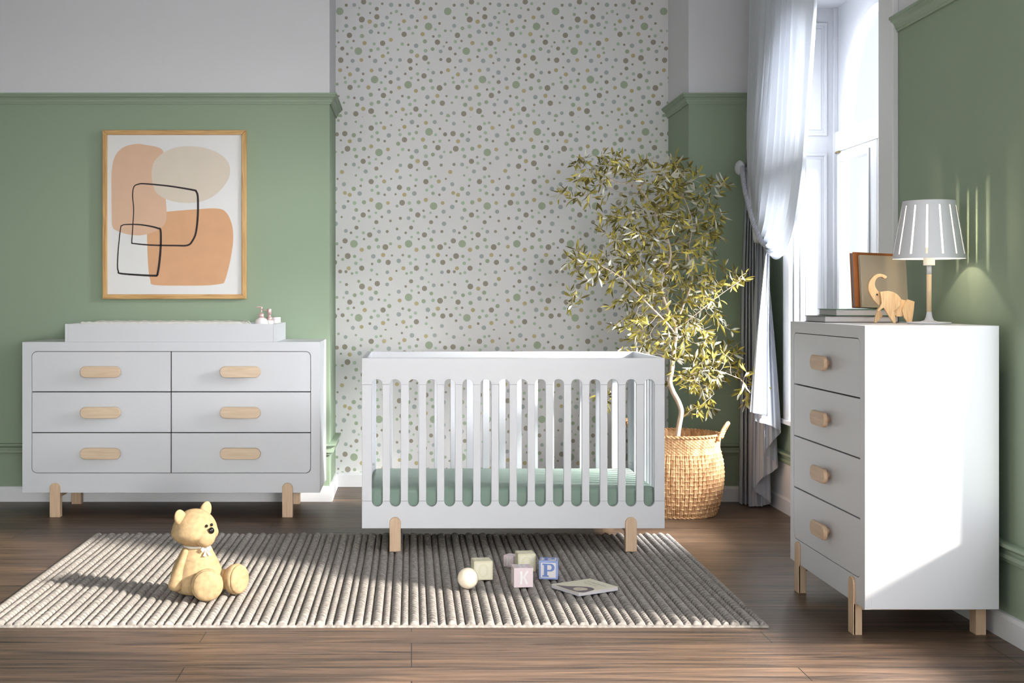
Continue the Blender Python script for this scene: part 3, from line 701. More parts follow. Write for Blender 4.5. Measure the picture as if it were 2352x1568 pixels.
# ------------------------------------------------------------------ crib
def crib():
    Y = 5.707; x0, x1 = wx(831.3, Y), wx(1526.6, Y); z1, z0 = wz(822, Y), wz(1213, Y); yb = 6.42; th = 0.022
    c = thing('crib', 'white slatted baby crib on beech legs in front of the dotted wall', 'crib', ((x0+x1)/2, (Y+yb)/2, RZ))
    za, zb = wz(882.8, Y), wz(1150.5, Y)           # rails meet the slats here
    pitch = 41.64/F*Y; w = 24.8/F*Y; r = w/2; c0 = wx(866.4, Y)
    def side(axis, ya, ybb, e0, e1, cs, scale=1.0):
        rr = r*scale
        def notch(poly, z, sgn, rev):
            out = []
            for cx in (cs[::-1] if rev else cs):
                a = [(cx + rr*math.cos(R(t)), z + sgn*rr*math.sin(R(t))) for t in range(0, 181, 15)]
                out += a if rev else a[::-1]
            return out
        top = [(e0, z1), (e0, za)] + notch(None, za, 1, False) + [(e1, za), (e1, z1)]
        bot = [(e0, z0), (e0, zb)] + notch(None, zb, -1, False) + [(e1, zb), (e1, z0)]
        MB().prism(top, axis, ya, ybb).build('top_rail', M['furn'], c, bevel=0.001)
        MB().prism(bot, axis, ya, ybb).build('bottom_rail', M['furn'], c, bevel=0.001)
        ed = [e0] + [v for cx in cs for v in (cx-rr, cx+rr)] + [e1]
        for i in range(0, len(ed), 2):
            a, b = ed[i], ed[i+1]
            nm = 'end_stile' if i in (0, len(ed)-2) else 'slat'
            MB().prism([(a, zb+0.0006), (b, zb+0.0006), (b, za-0.0006), (a, za-0.0006)], axis, ya+0.0003, ybb-0.0003).build(nm, M['furn'], c, bevel=0.0016)
    cs = [c0 + pitch*i for i in range(16)]
    side('Y', Y, Y+th, x0, x1, cs); side('Y', yb-th, yb, x0, x1, cs)
    ya, y2 = Y+th+0.0005, yb-th-0.0005
    n = 9; p2 = (y2-ya-0.06)/n; cy = [ya+0.03+p2*(i+0.5) for i in range(n)]
    side('X', x0, x0+th, ya, y2, cy); side('X', x1-th, x1, ya, y2, cy)
    MB().box(x0+th+0.001, x1-th-0.001, ya+0.001, y2-0.001, 0.148, 0.168).build('mattress_base', M['furn'], c)
    for (pa, pb) in ((894.7, 920.5), (1436.7, 1462.9)):
        yl = Y-0.012; la, lb = wx(pa, yl), wx(pb, yl); zt = wz(1187.7, yl)
        for rear in (False, True):
            mb = MB(); poly = [(u, v + (RZ if v == 0.0 else 0)) for u, v in leg_front(la, lb, 0, 0, zt, 0, mb)]
            if not rear: mb.prism(poly, 'Y', yl, Y); mb.box(la, lb, yl+0.001, Y+0.028, RZ-0.003, z0-0.0005)
            else:
                zf = 0.0 if yb-0.028 > 6.17 else RZ
                poly = [(u, v if v > 0.05 else zf) for u, v in poly]
                mb.prism(poly, 'Y', yb, yb+0.012); mb.box(la, lb, yb-0.028, yb+0.011, zf, z0-0.0005)
            mb.build('leg', M['beechZ'], c, bevel=0.002)
        MB().box(la+0.013, lb-0.013, Y+0.028, yb-0.028, z0-0.03, z0-0.0006).build('side_rail', M['beechY'], c)
    # bracket and screws
    MB().box(x0+th+0.001, x0+th+0.006, Y+0.10, Y+0.125, 0.17, 0.30).build('bracket', M['steel'], c)
    for sx in (wx(858, 6.38), wx(1451, 6.38)):
        MB().lathe([(0.008, 0), (0.008, 0.003), (0.005, 0.004)], (sx, yb-th-0.0002, wz(1066, 6.38)), (0, -1, 0), 14).build('screw', M['zinc'], c)
    # mattress with fitted sheet
    mx0, mx1, my0, my1, mz0, mz1 = x0+th+0.006, x1-th-0.006, Y+th+0.008, yb-th-0.008, 0.1685, 0.300
    bm = bmesh.new(); bmesh.ops.create_cube(bm, size=1)
    for v in bm.verts: v.co = Vector((mx0 if v.co.x < 0 else mx1, my0 if v.co.y < 0 else my1, mz0 if v.co.z < 0 else mz1))
    bmesh.ops.bevel(bm, geom=bm.edges[:], offset=0.028, segments=6, affect='EDGES', profile=0.5)
    me = bpy.data.meshes.new('crib_mattress'); bm.to_mesh(me); bm.free(); me.materials.append(M['sheet'])
    for p in me.polygons: p.use_smooth = True
    ob = bpy.data.objects.new('crib_mattress', me); COL.objects.link(ob)
    tag(ob, 'crib mattress in a sage green fitted sheet lying inside the white crib', 'mattress')
crib()

# ------------------------------------------------------------------ tall chest
def chest():
    Y0, Y1 = 4.27, 5.109; X0, X1 = 1.5075, 1.954; z0, z1 = 0.108, 1.051
    c = thing('chest_of_drawers', 'tall white four-drawer chest on beech legs against the right wall', 'chest of drawers', ((X0+X1)/2, (Y0+Y1)/2, 0))
    dy0, dy1, dz0, dz1 = 4.315, 5.064, 0.199, 1.008
    MB().box(X0+0.02, X1, Y0, Y1, z0, z1).build('carcass', M['furn'], c, bevel=0.0015)
    MB().ring(outer_match(Y0, Y1, z0, z1), rrect(dy0, dy1, dz0, dz1, 0.028), 'X', X0, X0+0.0205).build('face_frame', M['furn'], c, bevel=0.001)
    MB().box(X0+0.016, X0+0.0205, dy0-0.001, dy1+0.001, dz0-0.001, dz1+0.001).build('shade_sheet', M['gap_shade'], c)  # painted shade behind the chest drawers, as on the dresser
    zs = [dz1, 0.806, 0.603, 0.401, dz0]; g = 0.0026
    for r in range(4):
        t, b = zs[r], zs[r+1]; lo, hi = int(r == 3), int(r == 0)
        dr = MB().prism(rrect(dy0+g, dy1-g, b+g, t-g, 0.0265, (lo, lo, hi, hi)), 'X', X0+0.0008, X0+0.016).build('drawer', M['furn'], c, bevel=0.0008)
        hy, hz = 4.672, (t+b)/2+0.001
        h = MB(); h.prism(rrect(hy-0.083, hy+0.083, hz-0.0265, hz+0.0265, 0.026, n=10), 'X', X0-0.034, X0-0.019)
        h.prism(rrect(hy-0.045, hy+0.045, hz-0.012, hz+0.012, 0.0115), 'X', X0-0.020, X0+0.001)
        h.build('handle', M['beechY'], dr, bevel=0.003)
    for (ya, yb_) in ((4.357, 4.409), (4.975, 5.027)):
        r = (yb_-ya)/2; zt = 0.196
        poly = [(ya, 0.0), (yb_, 0.0), (yb_, zt-r)] + [((ya+yb_)/2 + r*math.cos(R(a)), zt-r + r*math.sin(R(a))) for a in range(15, 166, 15)] + [(ya, zt-r)]
        mb = MB(); mb.prism(poly, 'X', X0-0.009, X0); mb.box(X0-0.008, X0+0.022, ya, yb_, 0, z0-0.0005)
        mb.build('leg', M['beechZ'], c, bevel=0.002)
        MB().box(X0+0.02, 1.925, ya+0.008, yb_-0.014, z0-0.024, z0-0.0005).build('side_rail', M['beechX'], c)
        MB().box(1.915, 1.950, ya, yb_, 0, z0-0.0005).build('leg', M['beechZ'], c, bevel=0.002)
chest()
CT = 1.051

# ------------------------------------------------------------------ lamp
def lamp():
    X, Y = 1.846, 4.58
    l = thing('table_lamp', 'white table lamp with a slotted conical shade glowing on the tall chest', 'table lamp', (X, Y, CT))
    zz = lambda py: wz(py, Y)
    MB().lathe([(0.0745, CT+0.0005), (0.0755, CT+0.003), (0.074, CT+0.0065), (0.03, CT+0.0085), (0.0165, CT+0.013), (0.0115, CT+0.024), (0.0085, CT+0.042), (0.0085, zz(715.7))], (X, Y, 0), n=40).build('base', M['lampwhite'], l, smooth=True)
    MB().lathe([(0.0086, zz(715.7)), (0.0086, zz(629.6))], (X, Y, 0), n=24).build('pole', M['lampwood'], l, smooth=True, bevel=0)
    MB().lathe([(0.0084, zz(629.6)), (0.0084, zz(609))], (X, Y, 0), n=24).build('pole', M['lampwhite'], l, smooth=True)
    s = MB(); s.lathe([(0.0185, zz(609.3)), (0.0195, zz(609)), (0.0195, zz(589)), (0.013, zz(588)), (0.013, zz(568)), (0.011, zz(567))], (X, Y, 0), n=28)
    s.build('socket', M['lampin'], l)
    MB().lathe([(0.0035, zz(567)), (0.0045, zz(564)), (0.0045, zz(532)), (0.0025, zz(528))], (X, Y, 0), n=16).build('bulb', M['bulb'], l, smooth=True)
    # shade with long slots
    zt, zb = 1.4885, 1.283; rt, rb = 0.0885, 0.1235; ns = 14; per = 12; sw = 0.0038
    th = 0.0014; sh = MB()
    z_s1, z_s0 = zb + (zt-zb)*0.915, zb + (zt-zb)*0.075
    levels = [zb, z_s0] + [z_s0 + (z_s1-z_s0)*k/10 for k in range(1, 10)] + [z_s1, zt]
    def rad(z): return rb + (rt-rb)*(z-zb)/(zt-zb)
    def ang_cols(z):
        cols = []
        hw = sw*(0.75 + 0.25*(z_s1-z)/(z_s1-z_s0))/rad(z)
        for k in range(ns):
            ac = 2*PI*k/ns - PI/2
            cols += [ac-hw, ac+hw]
            nx_ = ac + 2*PI/ns
            hw2 = hw
            for q in range(1, per-1):
                cols.append((ac+hw) + (nx_-hw2-(ac+hw))*q/(per-1))
        return cols
    vs = []; nc = ns*per
    for ri, off in ((0, 0.0), (1, -th)):
        for z in levels:
            for a in ang_cols(z):
                rr = rad(z)+off; vs.append((X + rr*math.cos(a), Y + rr*math.sin(a), z))
    fs = []; L = len(levels); O = L*nc
    for k in range(L-1):
        for i in range(nc):
            j = (i+1) % nc
            slot = (i % per == 0) and (0 < k < L-2)
            if not slot:
                fs.append((k*nc+i, k*nc+j, (k+1)*nc+j, (k+1)*nc+i)); fs.append((O+k*nc+i, O+(k+1)*nc+i, O+(k+1)*nc+j, O+k*nc+j))
    for i in range(nc):
        j = (i+1) % nc
        fs.append((i, O+i, O+j, j)); fs.append(((L-1)*nc+i, (L-1)*nc+j, O+(L-1)*nc+j, O+(L-1)*nc+i))
    for k in range(1, L-2):
        for i in range(0, nc, per):
            j = i+1
            for q in (i, j): fs.append((k*nc+q, (k+1)*nc+q, O+(k+1)*nc+q, O+k*nc+q))
    sh.add(vs, fs); so = sh.build('lamp_shade', M['lampwhite'], l, smooth=False)
    MB().lathe([(0.003, zt-0.0042), (rt-0.0022, zt-0.004), (rt-0.0022, zt-0.002), (0.003, zt-0.002)], (X, Y, 0), n=48).build('shade_top', M['lampwhite'], l)
    w = MB()
    for a in (0.3, 0.3+2*PI/3, 0.3+4*PI/3):
        w.tube([(X+0.015*math.cos(a), Y+0.015*math.sin(a), zz(588.5)), (X+(rad(zb+0.012)-0.002)*math.cos(a), Y+(rad(zb+0.012)-0.002)*math.sin(a), zb+0.012)], 0.0012, 6)
    w.build('shade_spokes', M['lampwhite'], l)
    li = bpy.data.lights.new('lamp_bulb_light', 'POINT'); li.energy = 2.2; li.color = (1.0, 0.84, 0.62); li.shadow_soft_size = 0.012
    lo = bpy.data.objects.new('lamp_bulb_light', li); COL.objects.link(lo); lo.location = (X, Y-0.0, zz(540)+0.02)
    lo.location = (X, Y, zz(524))
lamp()

# ------------------------------------------------------------------ elephant
def elephant():
    Y = 4.70; k = Y/F
    def P(p): return [((1840 + x/7.839 - VX)*k, H - (560 + y/7.839 - VY)*k) for x, y in p]
    head = spline([(1500,618),(1450,592),(1395,590),(1345,630),(1320,700),(1332,775),(1390,850),(1430,900),(1430,1000),(1400,1095),(1330,1040),(1270,960),(1215,860),(1198,770),(1215,680),(1265,600),(1330,545),(1390,530),(1450,535),(1505,558),(1540,585)], 4)
    shoulder = [(1385,860),(1450,845),(1530,838),(1620,855),(1700,900),(1750,960),(1770,1000),(1755,1080),(1710,1140),(1640,1195),(1660,1290),(1668,1415),(1630,1418),(1550,1300),(1450,1140),(1420,1160),(1355,1210),(1335,1190),(1380,1130),(1415,1060),(1405,960)]
    leg_b = [(1410,1160),(1440,1130),(1500,1290),(1450,1350),(1385,1415),(1348,1405),(1370,1290)]
    body = [(1640,1195),(1700,960),(1780,990),(1870,1010),(1900,1100),(1850,1250),(1790,1300),(1700,1300),(1650,1250)]
    rear = [(1885,990),(2005,1030),(1998,1130),(1975,1300),(1955,1412),(1890,1418),(1820,1320),(1785,1200),(1800,1120),(1860,1010)]
    rear_b = [(1940,1100),(1998,1140),(2022,1416),(1955,1416)]
    zb = H - (560 + 1418/7.839 - VY)*k; dz = CT + 0.0003 - zb
    def Q(p): return [(x, z+dz) for x, z in P(p)]
    e = thing('toy_elephant', 'wooden toy elephant with raised trunk standing on the tall chest', 'toy', (wx(2058, Y), Y, CT))
    MB().prism([(x, z+dz) for x, z in P(head)], 'Y', Y-0.007, Y+0.013).build('trunk', M['toywood'], e, bevel=0.0012)
    MB().prism(Q(body), 'Y', Y-0.012, Y+0.016).build('body', M['toywood'], e, bevel=0.0012)
    MB().prism(Q(shoulder), 'Y', Y-0.021, Y-0.0125).build('front_leg', M['toywood'], e, bevel=0.0012)
    MB().prism(Q(leg_b), 'Y', Y+0.0165, Y+0.025).build('front_leg', M['toywood'], e, bevel=0.0012)
    MB().prism(Q(rear), 'Y', Y-0.021, Y-0.0125).build('rear_leg', M['toywood'], e, bevel=0.0012)
    MB().prism(Q(rear_b), 'Y', Y+0.0165, Y+0.025).build('rear_leg', M['toywood'], e, bevel=0.0012)
    ex, ez = P([(1355, 903)])[0]
    MB().lathe([(0.0034, 0), (0.0034, 0.002), (0.002, 0.003)], (ex, Y-0.007, ez+dz), (0, -1, 0), 16).build('eye', M['black'], e)
elephant()

# ------------------------------------------------------------------ books on the chest
M['paper'] = plain('book paper', srgb(200, 196, 198), 0.9)
M['cov_green'] = plain('green book cover', srgb(60, 120, 84), 0.5)
M['cov_dark'] = plain('dark book cover', srgb(70, 62, 58), 0.5)
M['cov_beige'] = plain('beige book cover', srgb(202, 184, 160), 0.7, bump=0.1, bscale=800)
M['cov_orange'] = plain('burnt orange cover', srgb(176, 106, 52), 0.6)
M['cov_grey'] = plain('grey book cover', srgb(150, 150, 160), 0.6)
def lying_book(x0, x1, y0, y1, z0, z1, cover, label):
    t = thing('book', label, 'book', ((x0+x1)/2, (y0+y1)/2, z0), 'books lying on the tall chest')
    c = 0.0022
    mb = MB(); mb.box(x0, x1, y0, y1, z0, z0+c); mb.box(x0, x1, y0, y1, z1-c, z1); mb.box(x1-0.003, x1, y0, y1, z0+c, z1-c)
    mb.build('cover', cover, t, bevel=0.0006)
    MB().box(x0+0.005, x1-0.0035, y0+0.004, y1-0.004, z0+c+0.0001, z1-c-0.0001).build('pages', M['paper'], t)
lying_book(wx(1893, 4.83), wx(2065, 4.83), 4.83, 5.07, CT+0.0004, CT+0.0245, M['cov_dark'], 'thick grey-edged book with a dark cover lying lowest on the tall chest')
lying_book(wx(1919, 4.85), wx(2052, 4.85), 4.85, 5.06, CT+0.0249, CT+0.0505, M['cov_green'], 'green-covered book lying on the darker book on the tall chest')
def leaning(x0, x1, zh, ybase, lean, thick, cover, spine, label, shear=0.0):
    """a book standing on the stack and leaning back"""
    zb = CT+0.0508
    t = thing('book', label, 'book', ((x0+x1)/2, ybase, zb), world=False)
    t.rotation_euler = (-lean, R(2.0), R(9)); t.location.z += 0.0034
    w = x1-x0; c = 0.0022
    mb = MB(); mb.box(-w/2, w/2, 0, c, 0, zh); mb.box(-w/2, w/2, thick-c, thick, 0, zh); mb.box(w/2-0.003, w/2, c, thick-c, 0, zh)
    mb.build('cover', cover, t, bevel=0.0006)
    MB().box(-w/2+0.004, w/2-0.0035, c+0.0001, thick-c-0.0001, 0.003, zh-0.003).build('pages', spine, t)
xa = lambda p: wx(p, 4.93)
leaning(xa(1970), xa(2084), 0.203, 4.900, R(9), 0.012, M['cov_beige'], M['cov_grey'], 'beige picture book standing and leaning behind the wooden elephant')
leaning(xa(1957), xa(2088), 0.214, 4.918, R(9), 0.024, M['cov_orange'], M['cov_grey'], 'large burnt orange book leaning directly behind the beige one')

# ------------------------------------------------------------------ framed print
def picture():
    Y = 7.2; k = Y/F
    def P(p): return [((x/2.614 - VX)*k, H - (150 + y/2.614 - VY)*k) for x, y in p]
    (x0, z1), (x1, z0) = P([(614, 388), (1478, 1402)])
    t = thing('framed_print', 'oak framed abstract print of peach and cream shapes on the green wall', 'framed print', ((x0+x1)/2, 7.23, z0))
    b = 0.026
    for nm, poly, mt in (('top', [(x0, z1), (x1, z1), (x1-b, z1-b), (x0+b, z1-b)], 'oakX'), ('bottom', [(x0, z0), (x0+b, z0+b), (x1-b, z0+b), (x1, z0)], 'oakX'),
                         ('l', [(x0, z0), (x0, z1), (x0+b, z1-b), (x0+b, z0+b)], 'oakZ'), ('r', [(x1, z0), (x1-b, z0+b), (x1-b, z1-b), (x1, z1)], 'oakZ')):
        mb = MB(); mb.prism(poly, 'Y', Y, Y+0.0295)
        cx = sum(p[0] for p in poly)/4; cz = sum(p[1] for p in poly)/4
        mb.build('frame_rail', M[mt], t, bevel=0.003)
    mb = MB(); mb.box(x0+0.01, x1-0.01, Y+0.012, Y+0.026, z0+0.01, z1-0.01)
    y = Y+0.012
    s3 = spline([(880,1000),(885,905),(920,885),(1000,877),(1150,865),(1300,858),(1358,884),(1392,960),(1398,1050),(1385,1150),(1362,1250),(1345,1300),(1330,1310),(1250,1320),(1100,1322),(925,1318),(900,1290),(887,1200)], 5)
    s1 = spline([(668,640),(685,550),(735,492),(815,470),(880,477),(950,492),(980,520),(986,600),(990,750),(998,880),(990,945),(950,985),(890,1010),(830,1020),(760,1012),(700,992),(672,965),(668,880),(667,760)], 5)
    s2 = spline([(908,650),(922,580),(970,530),(1040,495),(1120,484),(1220,492),(1310,525),(1365,575),(1380,630),(1365,690),(1310,760),(1240,805),(1150,825),(1060,820),(980,795),(925,745)], 5)
    for i, s in enumerate((s3, s1, s2)):
        mb.cur = i+1; pp = P(s); d = 0.0004*(i+1)
        mb.add([(a, y-d, c) for a, c in pp], [list(range(len(pp)))])
    def line(pts, w0, w1):
        pp = [Vector(q) for q in P(spline(pts, 6))]; n = len(pp); vs = []; fs = []
        for i in range(n):
            tg = (pp[(i+1) % n]-pp[i-1]).normalized(); nn = Vector((-tg.y, tg.x))
            f = 0.5+0.5*math.cos(2*PI*(i/n-0.52)); w = (w0+(w1-w0)*f)/2.614*k/2
            for sg in (1, -1): q = pp[i]+nn*w*sg; vs.append((q.x, y-0.0018, q.y))
        for i in range(n): j = (i+1) % n; fs.append((2*i, 2*i+1, 2*j+1, 2*j))
        mb.cur = 4; mb.add(vs, fs)
    line([(796,950),(800,860),(794,780),(802,728),(830,712),(870,710),(1000,722),(1100,737),(1165,749),(1176,756),(1186,790),(1186,900),(1175,1000),(1155,1050),(1125,1079),(1050,1081),(900,1078),(796,1068),(789,1062),(792,1010)], 6, 12)
    line([(722,975),(730,962),(748,955),(830,955),(900,965),(945,977),(962,990),(963,1080),(955,1180),(943,1255),(935,1262),(850,1259),(722,1249),(708,1235),(703,1200),(708,1100)], 6, 13)
    mats = [plain('print paper', srgb(226, 225, 226), 0.7), plain('print orange', srgb(214, 166, 128), 0.8, var=0.08, vscale=12),
            plain('print peach', srgb(218, 182, 156), 0.8, var=0.06, vscale=12), plain('print cream', srgb(216, 204, 190), 0.8, var=0.04, vscale=12), plain('print ink', srgb(40, 30, 32), 0.7)]
    mb.build('print', mats, t, fix=False)
picture()

# ------------------------------------------------------------------ teddy bear
def bear():
    X, Y = -0.816, 4.885
    f = Vector((0.77, -0.64, 0)); s = Vector((0.64, 0.77, 0))
    t = thing('teddy_bear', 'tan teddy bear with a white neck bow sitting on the braided rug', 'teddy bear', (X, Y, RZ))
    C = Vector((X, Y, 0)); mat = M['bear']
    mb = MB(); mb.lathe([(0.03, RZ), (0.062, RZ+0.002), (0.085, RZ+0.014), (0.097, RZ+0.034), (0.1005, RZ+0.055), (0.098, RZ+0.078), (0.090, RZ+0.104), (0.078, RZ+0.13), (0.064, RZ+0.155), (0.052, RZ+0.175), (0.042, RZ+0.188)], C, n=40)
    torso = mb.build('torso', mat, t, smooth=True)
    sub = torso.modifiers.new('s', 'SUBSURF'); sub.levels = 1; sub.render_levels = 1
    hc = Vector((-0.824, Y, 0.269))
    rotf = Matrix((( f.x, s.x, 0), (f.y, s.y, 0), (0, 0, 1)))     # local x = forward, local y = side
    def hf(p):
        z = p.z; w = 1.0 + (0.10 if z < 0 else 0.0)*math.sin(min(1, -z*1.4)*PI) - 0.13*max(0, z)
        zz = z if z > 0 else z*0.96
        return (p.x*w, p.y*w, math.copysign(abs(zz)**0.93, zz))
    head = MB().sphere(hc, (0.083, 0.086, 0.0735), 36, 24, rotf, hf).build('head', mat, t, smooth=True)
    mc = hc + f*0.062 + Vector((0, 0, -0.026)) - s*0.003
    MB().sphere(mc, (0.034, 0.043, 0.039), 28, 18, rotf).build('muzzle', mat, head, smooth=True)
    nb = Matrix.Rotation(0, 3, 'Z')
    nc = hc + f*0.094 + Vector((0, 0, 0.001))
    MB().sphere(nc, (0.010, 0.0125, 0.0125), 20, 14, rotf).build('nose', M['black'], head, smooth=True)
    for sg, dz in ((-1, 0.0), (1, 0.003)):
        ec = hc + f*0.0815 + s*(0.0125*sg) + Vector((0, 0, 0.0185+dz*0.5))
        MB().sphere(ec, 0.0058, 16, 12).build('eye', M['black'], head, smooth=True)
    for sg, dz, ds in ((-1, 0.043, 0.064), (1, 0.058, 0.058)):
        ec = hc + s*(ds*sg) + Vector((0, 0, dz)) - f*0.006
        def ef(p):
            return (p.x*(1 - 0.3*max(0, p.z)), p.y*(1.0 if p.z > 0 else 1 - 0.55*(-p.z)**1.5), p.z)
        rt = Matrix.Rotation(-sg*0.45, 3, f)
        MB().sphere(ec, (0.015, 0.027, 0.037), 24, 16, rt @ rotf, ef).build('ear', mat, head, smooth=True)
    # arms
    for sg in (-1, 1):
        a = C + s*(0.052*sg) + Vector((0, 0, RZ+0.168)); b = C + s*(0.104*sg) - f*0.0 + Vector((0, 0, RZ+0.05))
        if sg == 1: b = C + s*(0.088*sg) + f*0.015 + Vector((0, 0, RZ+0.05))
        pts = [a.lerp(b, q/10) for q in range(11)]
        d = (b-a).normalized()
        pts = [a - d*0.012, a - d*0.006] + pts + [b + d*0.012, b + d*0.02, b + d*0.0245]
        rad = [0.003, 0.010] + [0.014 + 0.0135*(q/10)**0.8 for q in range(11)] + [0.0255, 0.018, 0.006]
        MB().tube(pts, rad, 24).build('arm', mat, t, smooth=True)
    # legs with big round feet
    for sg, fo, so_, nd, rr in ((-1, 0.122, 0.056, Vector((0.33, -0.94, 0.05)), 0.060), (1, 0.122, 0.088, Vector((0.86, -0.50, 0.05)), 0.058)):
        nd.normalize(); fc = C + f*fo + s*(so_*sg) + Vector((0, 0, RZ+rr-0.002))
        hip = C + s*(0.045*sg) + f*0.03 + Vector((0, 0, RZ+0.045))
        leg = MB().tube([hip.lerp(fc - nd*0.02, q/8) for q in range(9)], [0.036, 0.040, 0.041, 0.040, 0.039, 0.038, 0.037, 0.036, 0.034], 24).build('leg', mat, t, smooth=True)
        prof = [(0.012, -0.040), (0.030, -0.037), (rr*0.80, -0.028), (rr*0.95, -0.014), (rr, 0.0), (rr*0.985, 0.008), (rr*0.94, 0.0125), (rr*0.90, 0.0132)]
        sp = [(rr*0.90, 0.0122), (rr*0.935, 0.0138), (rr*0.93, 0.018), (rr*0.86, 0.023), (rr*0.66, 0.0275), (rr*0.35, 0.030), (0.003, 0.031)]
        q = Vector((0, 0, 1)).rotation_difference(nd)
        MB().lathe(prof, fc, nd, 36).build('foot', mat, leg, smooth=True)
        MB().lathe(sp, fc, nd, 36).build('sole', mat, leg, smooth=True)
    # ribbon
    nz = RZ+0.178
    mb = MB(); mb.lathe([(0.047, nz-0.002), (0.0505, nz+0.001), (0.0505, nz+0.006), (0.047, nz+0.008)], C, n=36)
    k0 = C + f*0.060 + Vector((0, 0, nz-0.003)) - s*0.01
    def q3(pts):
        o = len(mb.v); mb.v += [tuple(p) for p in pts]; mb.f.append(list(range(o, o+len(pts)))); mb.mi.append(0)
    U = Vector((0, 0, 1))
    for sg in (-1, 1):
        q3([k0, k0 + s*sg*0.016 + U*0.012 + f*0.004, k0 + s*sg*0.026 + U*0.004 + f*0.004, k0 + s*sg*0.018 - U*0.008 + f*0.006])
        q3([k0, k0 + s*sg*0.006 - U*0.004 + f*0.006, k0 + s*sg*0.022 - U*0.020 + f*0.012, k0 + s*sg*0.006 - U*0.024 + f*0.012])
    mb.sphere(k0, 0.005, 12, 8)
    mb.build('bow', M['ribbon'], t)
bear()

# ------------------------------------------------------------------ toy blocks, ball, book on the rug
def letter(ch):
    if ch == 'O':
        n = 28
        o = [(0.30*math.cos(2*PI*i/n), 0.36*math.sin(2*PI*i/n)) for i in range(n)]
        i_ = [(0.165*math.cos(2*PI*i/n), 0.27*math.sin(2*PI*i/n)) for i in range(n)]
        return ('ring', o, i_)
    if ch == 'K':
        return ('polys', [[(-0.20,-0.34),(-0.07,-0.34),(-0.04,0.0),(-0.07,0.34),(-0.19,0.33),(-0.16,0.0)],
                          [(-0.06,-0.02),(0.16,0.36),(0.26,0.33),(0.04,0.0)], [(-0.04,0.04),(0.06,0.06),(0.24,-0.30),(0.14,-0.36)]])
    stem = [(-0.33,-0.36),(0.02,-0.36),(0.02,-0.28),(-0.06,-0.26),(-0.06,0.28),(-0.33,0.28+0.08),(-0.33,0.28),(-0.24,0.26),(-0.24,-0.26),(-0.33,-0.28)]
    stem = [(-0.33,-0.36),(0.02,-0.36),(0.02,-0.29),(-0.06,-0.27),(-0.06,0.36),(-0.33,0.36),(-0.33,0.29),(-0.24,0.27),(-0.24,-0.27),(-0.33,-0.29)]
    n = 12
    o = [(-0.06, 0.36)] + [(0.12 + 0.22*math.cos(R(90-180*i/n)), 0.15 + 0.21*math.sin(R(90-180*i/n))) for i in range(n+1)] + [(-0.06, -0.06)]
    i_ = [(-0.06, 0.28)] + [(0.08 + 0.10*math.cos(R(90-180*i/n)), 0.15 + 0.13*math.sin(R(90-180*i/n))) for i in range(n+1)] + [(-0.06, 0.02)]
    return ('P', stem, o, i_)
def block(px, py, size, rz, ch, cb, cf, cl, label, frame=True, faces=('F', 'L', 'R', 'T'), rots={}):
    Y = (H-RZ)*F/(py-VY)                     # row of the nearest bottom edge
    t = thing('toy_block', label, 'toy block', (0, 0, 0), 'toy letter blocks on the rug', rotz=rz, world=False)
    # centre from the given near-bottom-edge centre
    c = Vector((wx(px, Y), Y, RZ)) + Matrix.Rotation(rz, 3, 'Z') @ Vector((0, size/2, 0))
    t.location = c
    h = size/2
    body = MB().box(-h, h, -h, h, 0, size).build('cube', cb, t, bevel=0.0018, seg=3)
    rot = {'F': Matrix.Identity(3), 'L': Matrix.Rotation(-PI/2, 3, 'Z'), 'R': Matrix.Rotation(PI/2, 3, 'Z'),
           'T': Matrix.Rotation(-PI/2, 3, 'X'), 'B': Matrix.Rotation(PI, 3, 'Z')}
    fr = MB(); lt = MB()
    for fc in faces:
        A_ = rot[fc]; ro = R(rots.get(fc, 0))
        def put(mb, p, d):
            x, z = p; x, z = x*math.cos(ro)-z*math.sin(ro), x*math.sin(ro)+z*math.cos(ro)
            v = A_ @ Vector((x*size, -h-d, z*size)); v.z += h; return v
        def addpoly(mb, poly, d):
            n = len(poly); mb.add([put(mb, p, d) for p in poly] + [put(mb, p, -0.0005) for p in poly], [list(range(n))] + [(i, (i+1) % n, (i+1) % n+n, i+n) for i in range(n)])
        def addring(mb, o, i_, d, close=True):
            n = len(o); mb.add([put(mb, p, d) for p in o] + [put(mb, p, d) for p in i_] + [put(mb, p, -0.0005) for p in o] + [put(mb, p, -0.0005) for p in i_],
                               [f_ for i in (range(n) if close else range(n-1)) for j in [(i+1) % n] for f_ in ((i, j, n+j, n+i), (i, 2*n+i, 2*n+j, j), (n+i, n+j, 3*n+j, 3*n+i))])
        if frame: addring(fr, [(-.485,-.485),(.485,-.485),(.485,.485),(-.485,.485)], [(-.41,-.41),(.41,-.41),(.41,.41),(-.41,.41)], 0.0007)
        L = letter(ch)
        if L[0] == 'ring': addring(lt, L[1], L[2], 0.0009)
        elif L[0] == 'polys':
            for p in L[1]: addpoly(lt, p, 0.0009)
        else: addpoly(lt, L[1], 0.0009); addring(lt, L[2], L[3], 0.0009, False)
    if frame: fr.build('border', cf, t)
    lt.build('letters', cl, t)
    return t
yb_, yf, yl = plain('block pale yellow', srgb(232, 226, 206), 0.7, bump=0.1), plain('block yellow edge', srgb(224, 217, 186), 0.6), plain('block yellow letter', srgb(226, 219, 190), 0.6)
pb, pl = plain('block pale pink', srgb(226, 208, 212), 0.7, bump=0.1), plain('block pink letter', srgb(236, 232, 234), 0.6)
bb, bf, bl = plain('block off white', srgb(222, 216, 214), 0.7), plain('block blue edge', srgb(132, 154, 210), 0.6), plain('block blue letter', srgb(108, 132, 192), 0.6)
block(1110.2, 1331.8, 0.0745, R(7), 'O', yb_, yf, yl, 'pale yellow letter O block beside the cream ball')
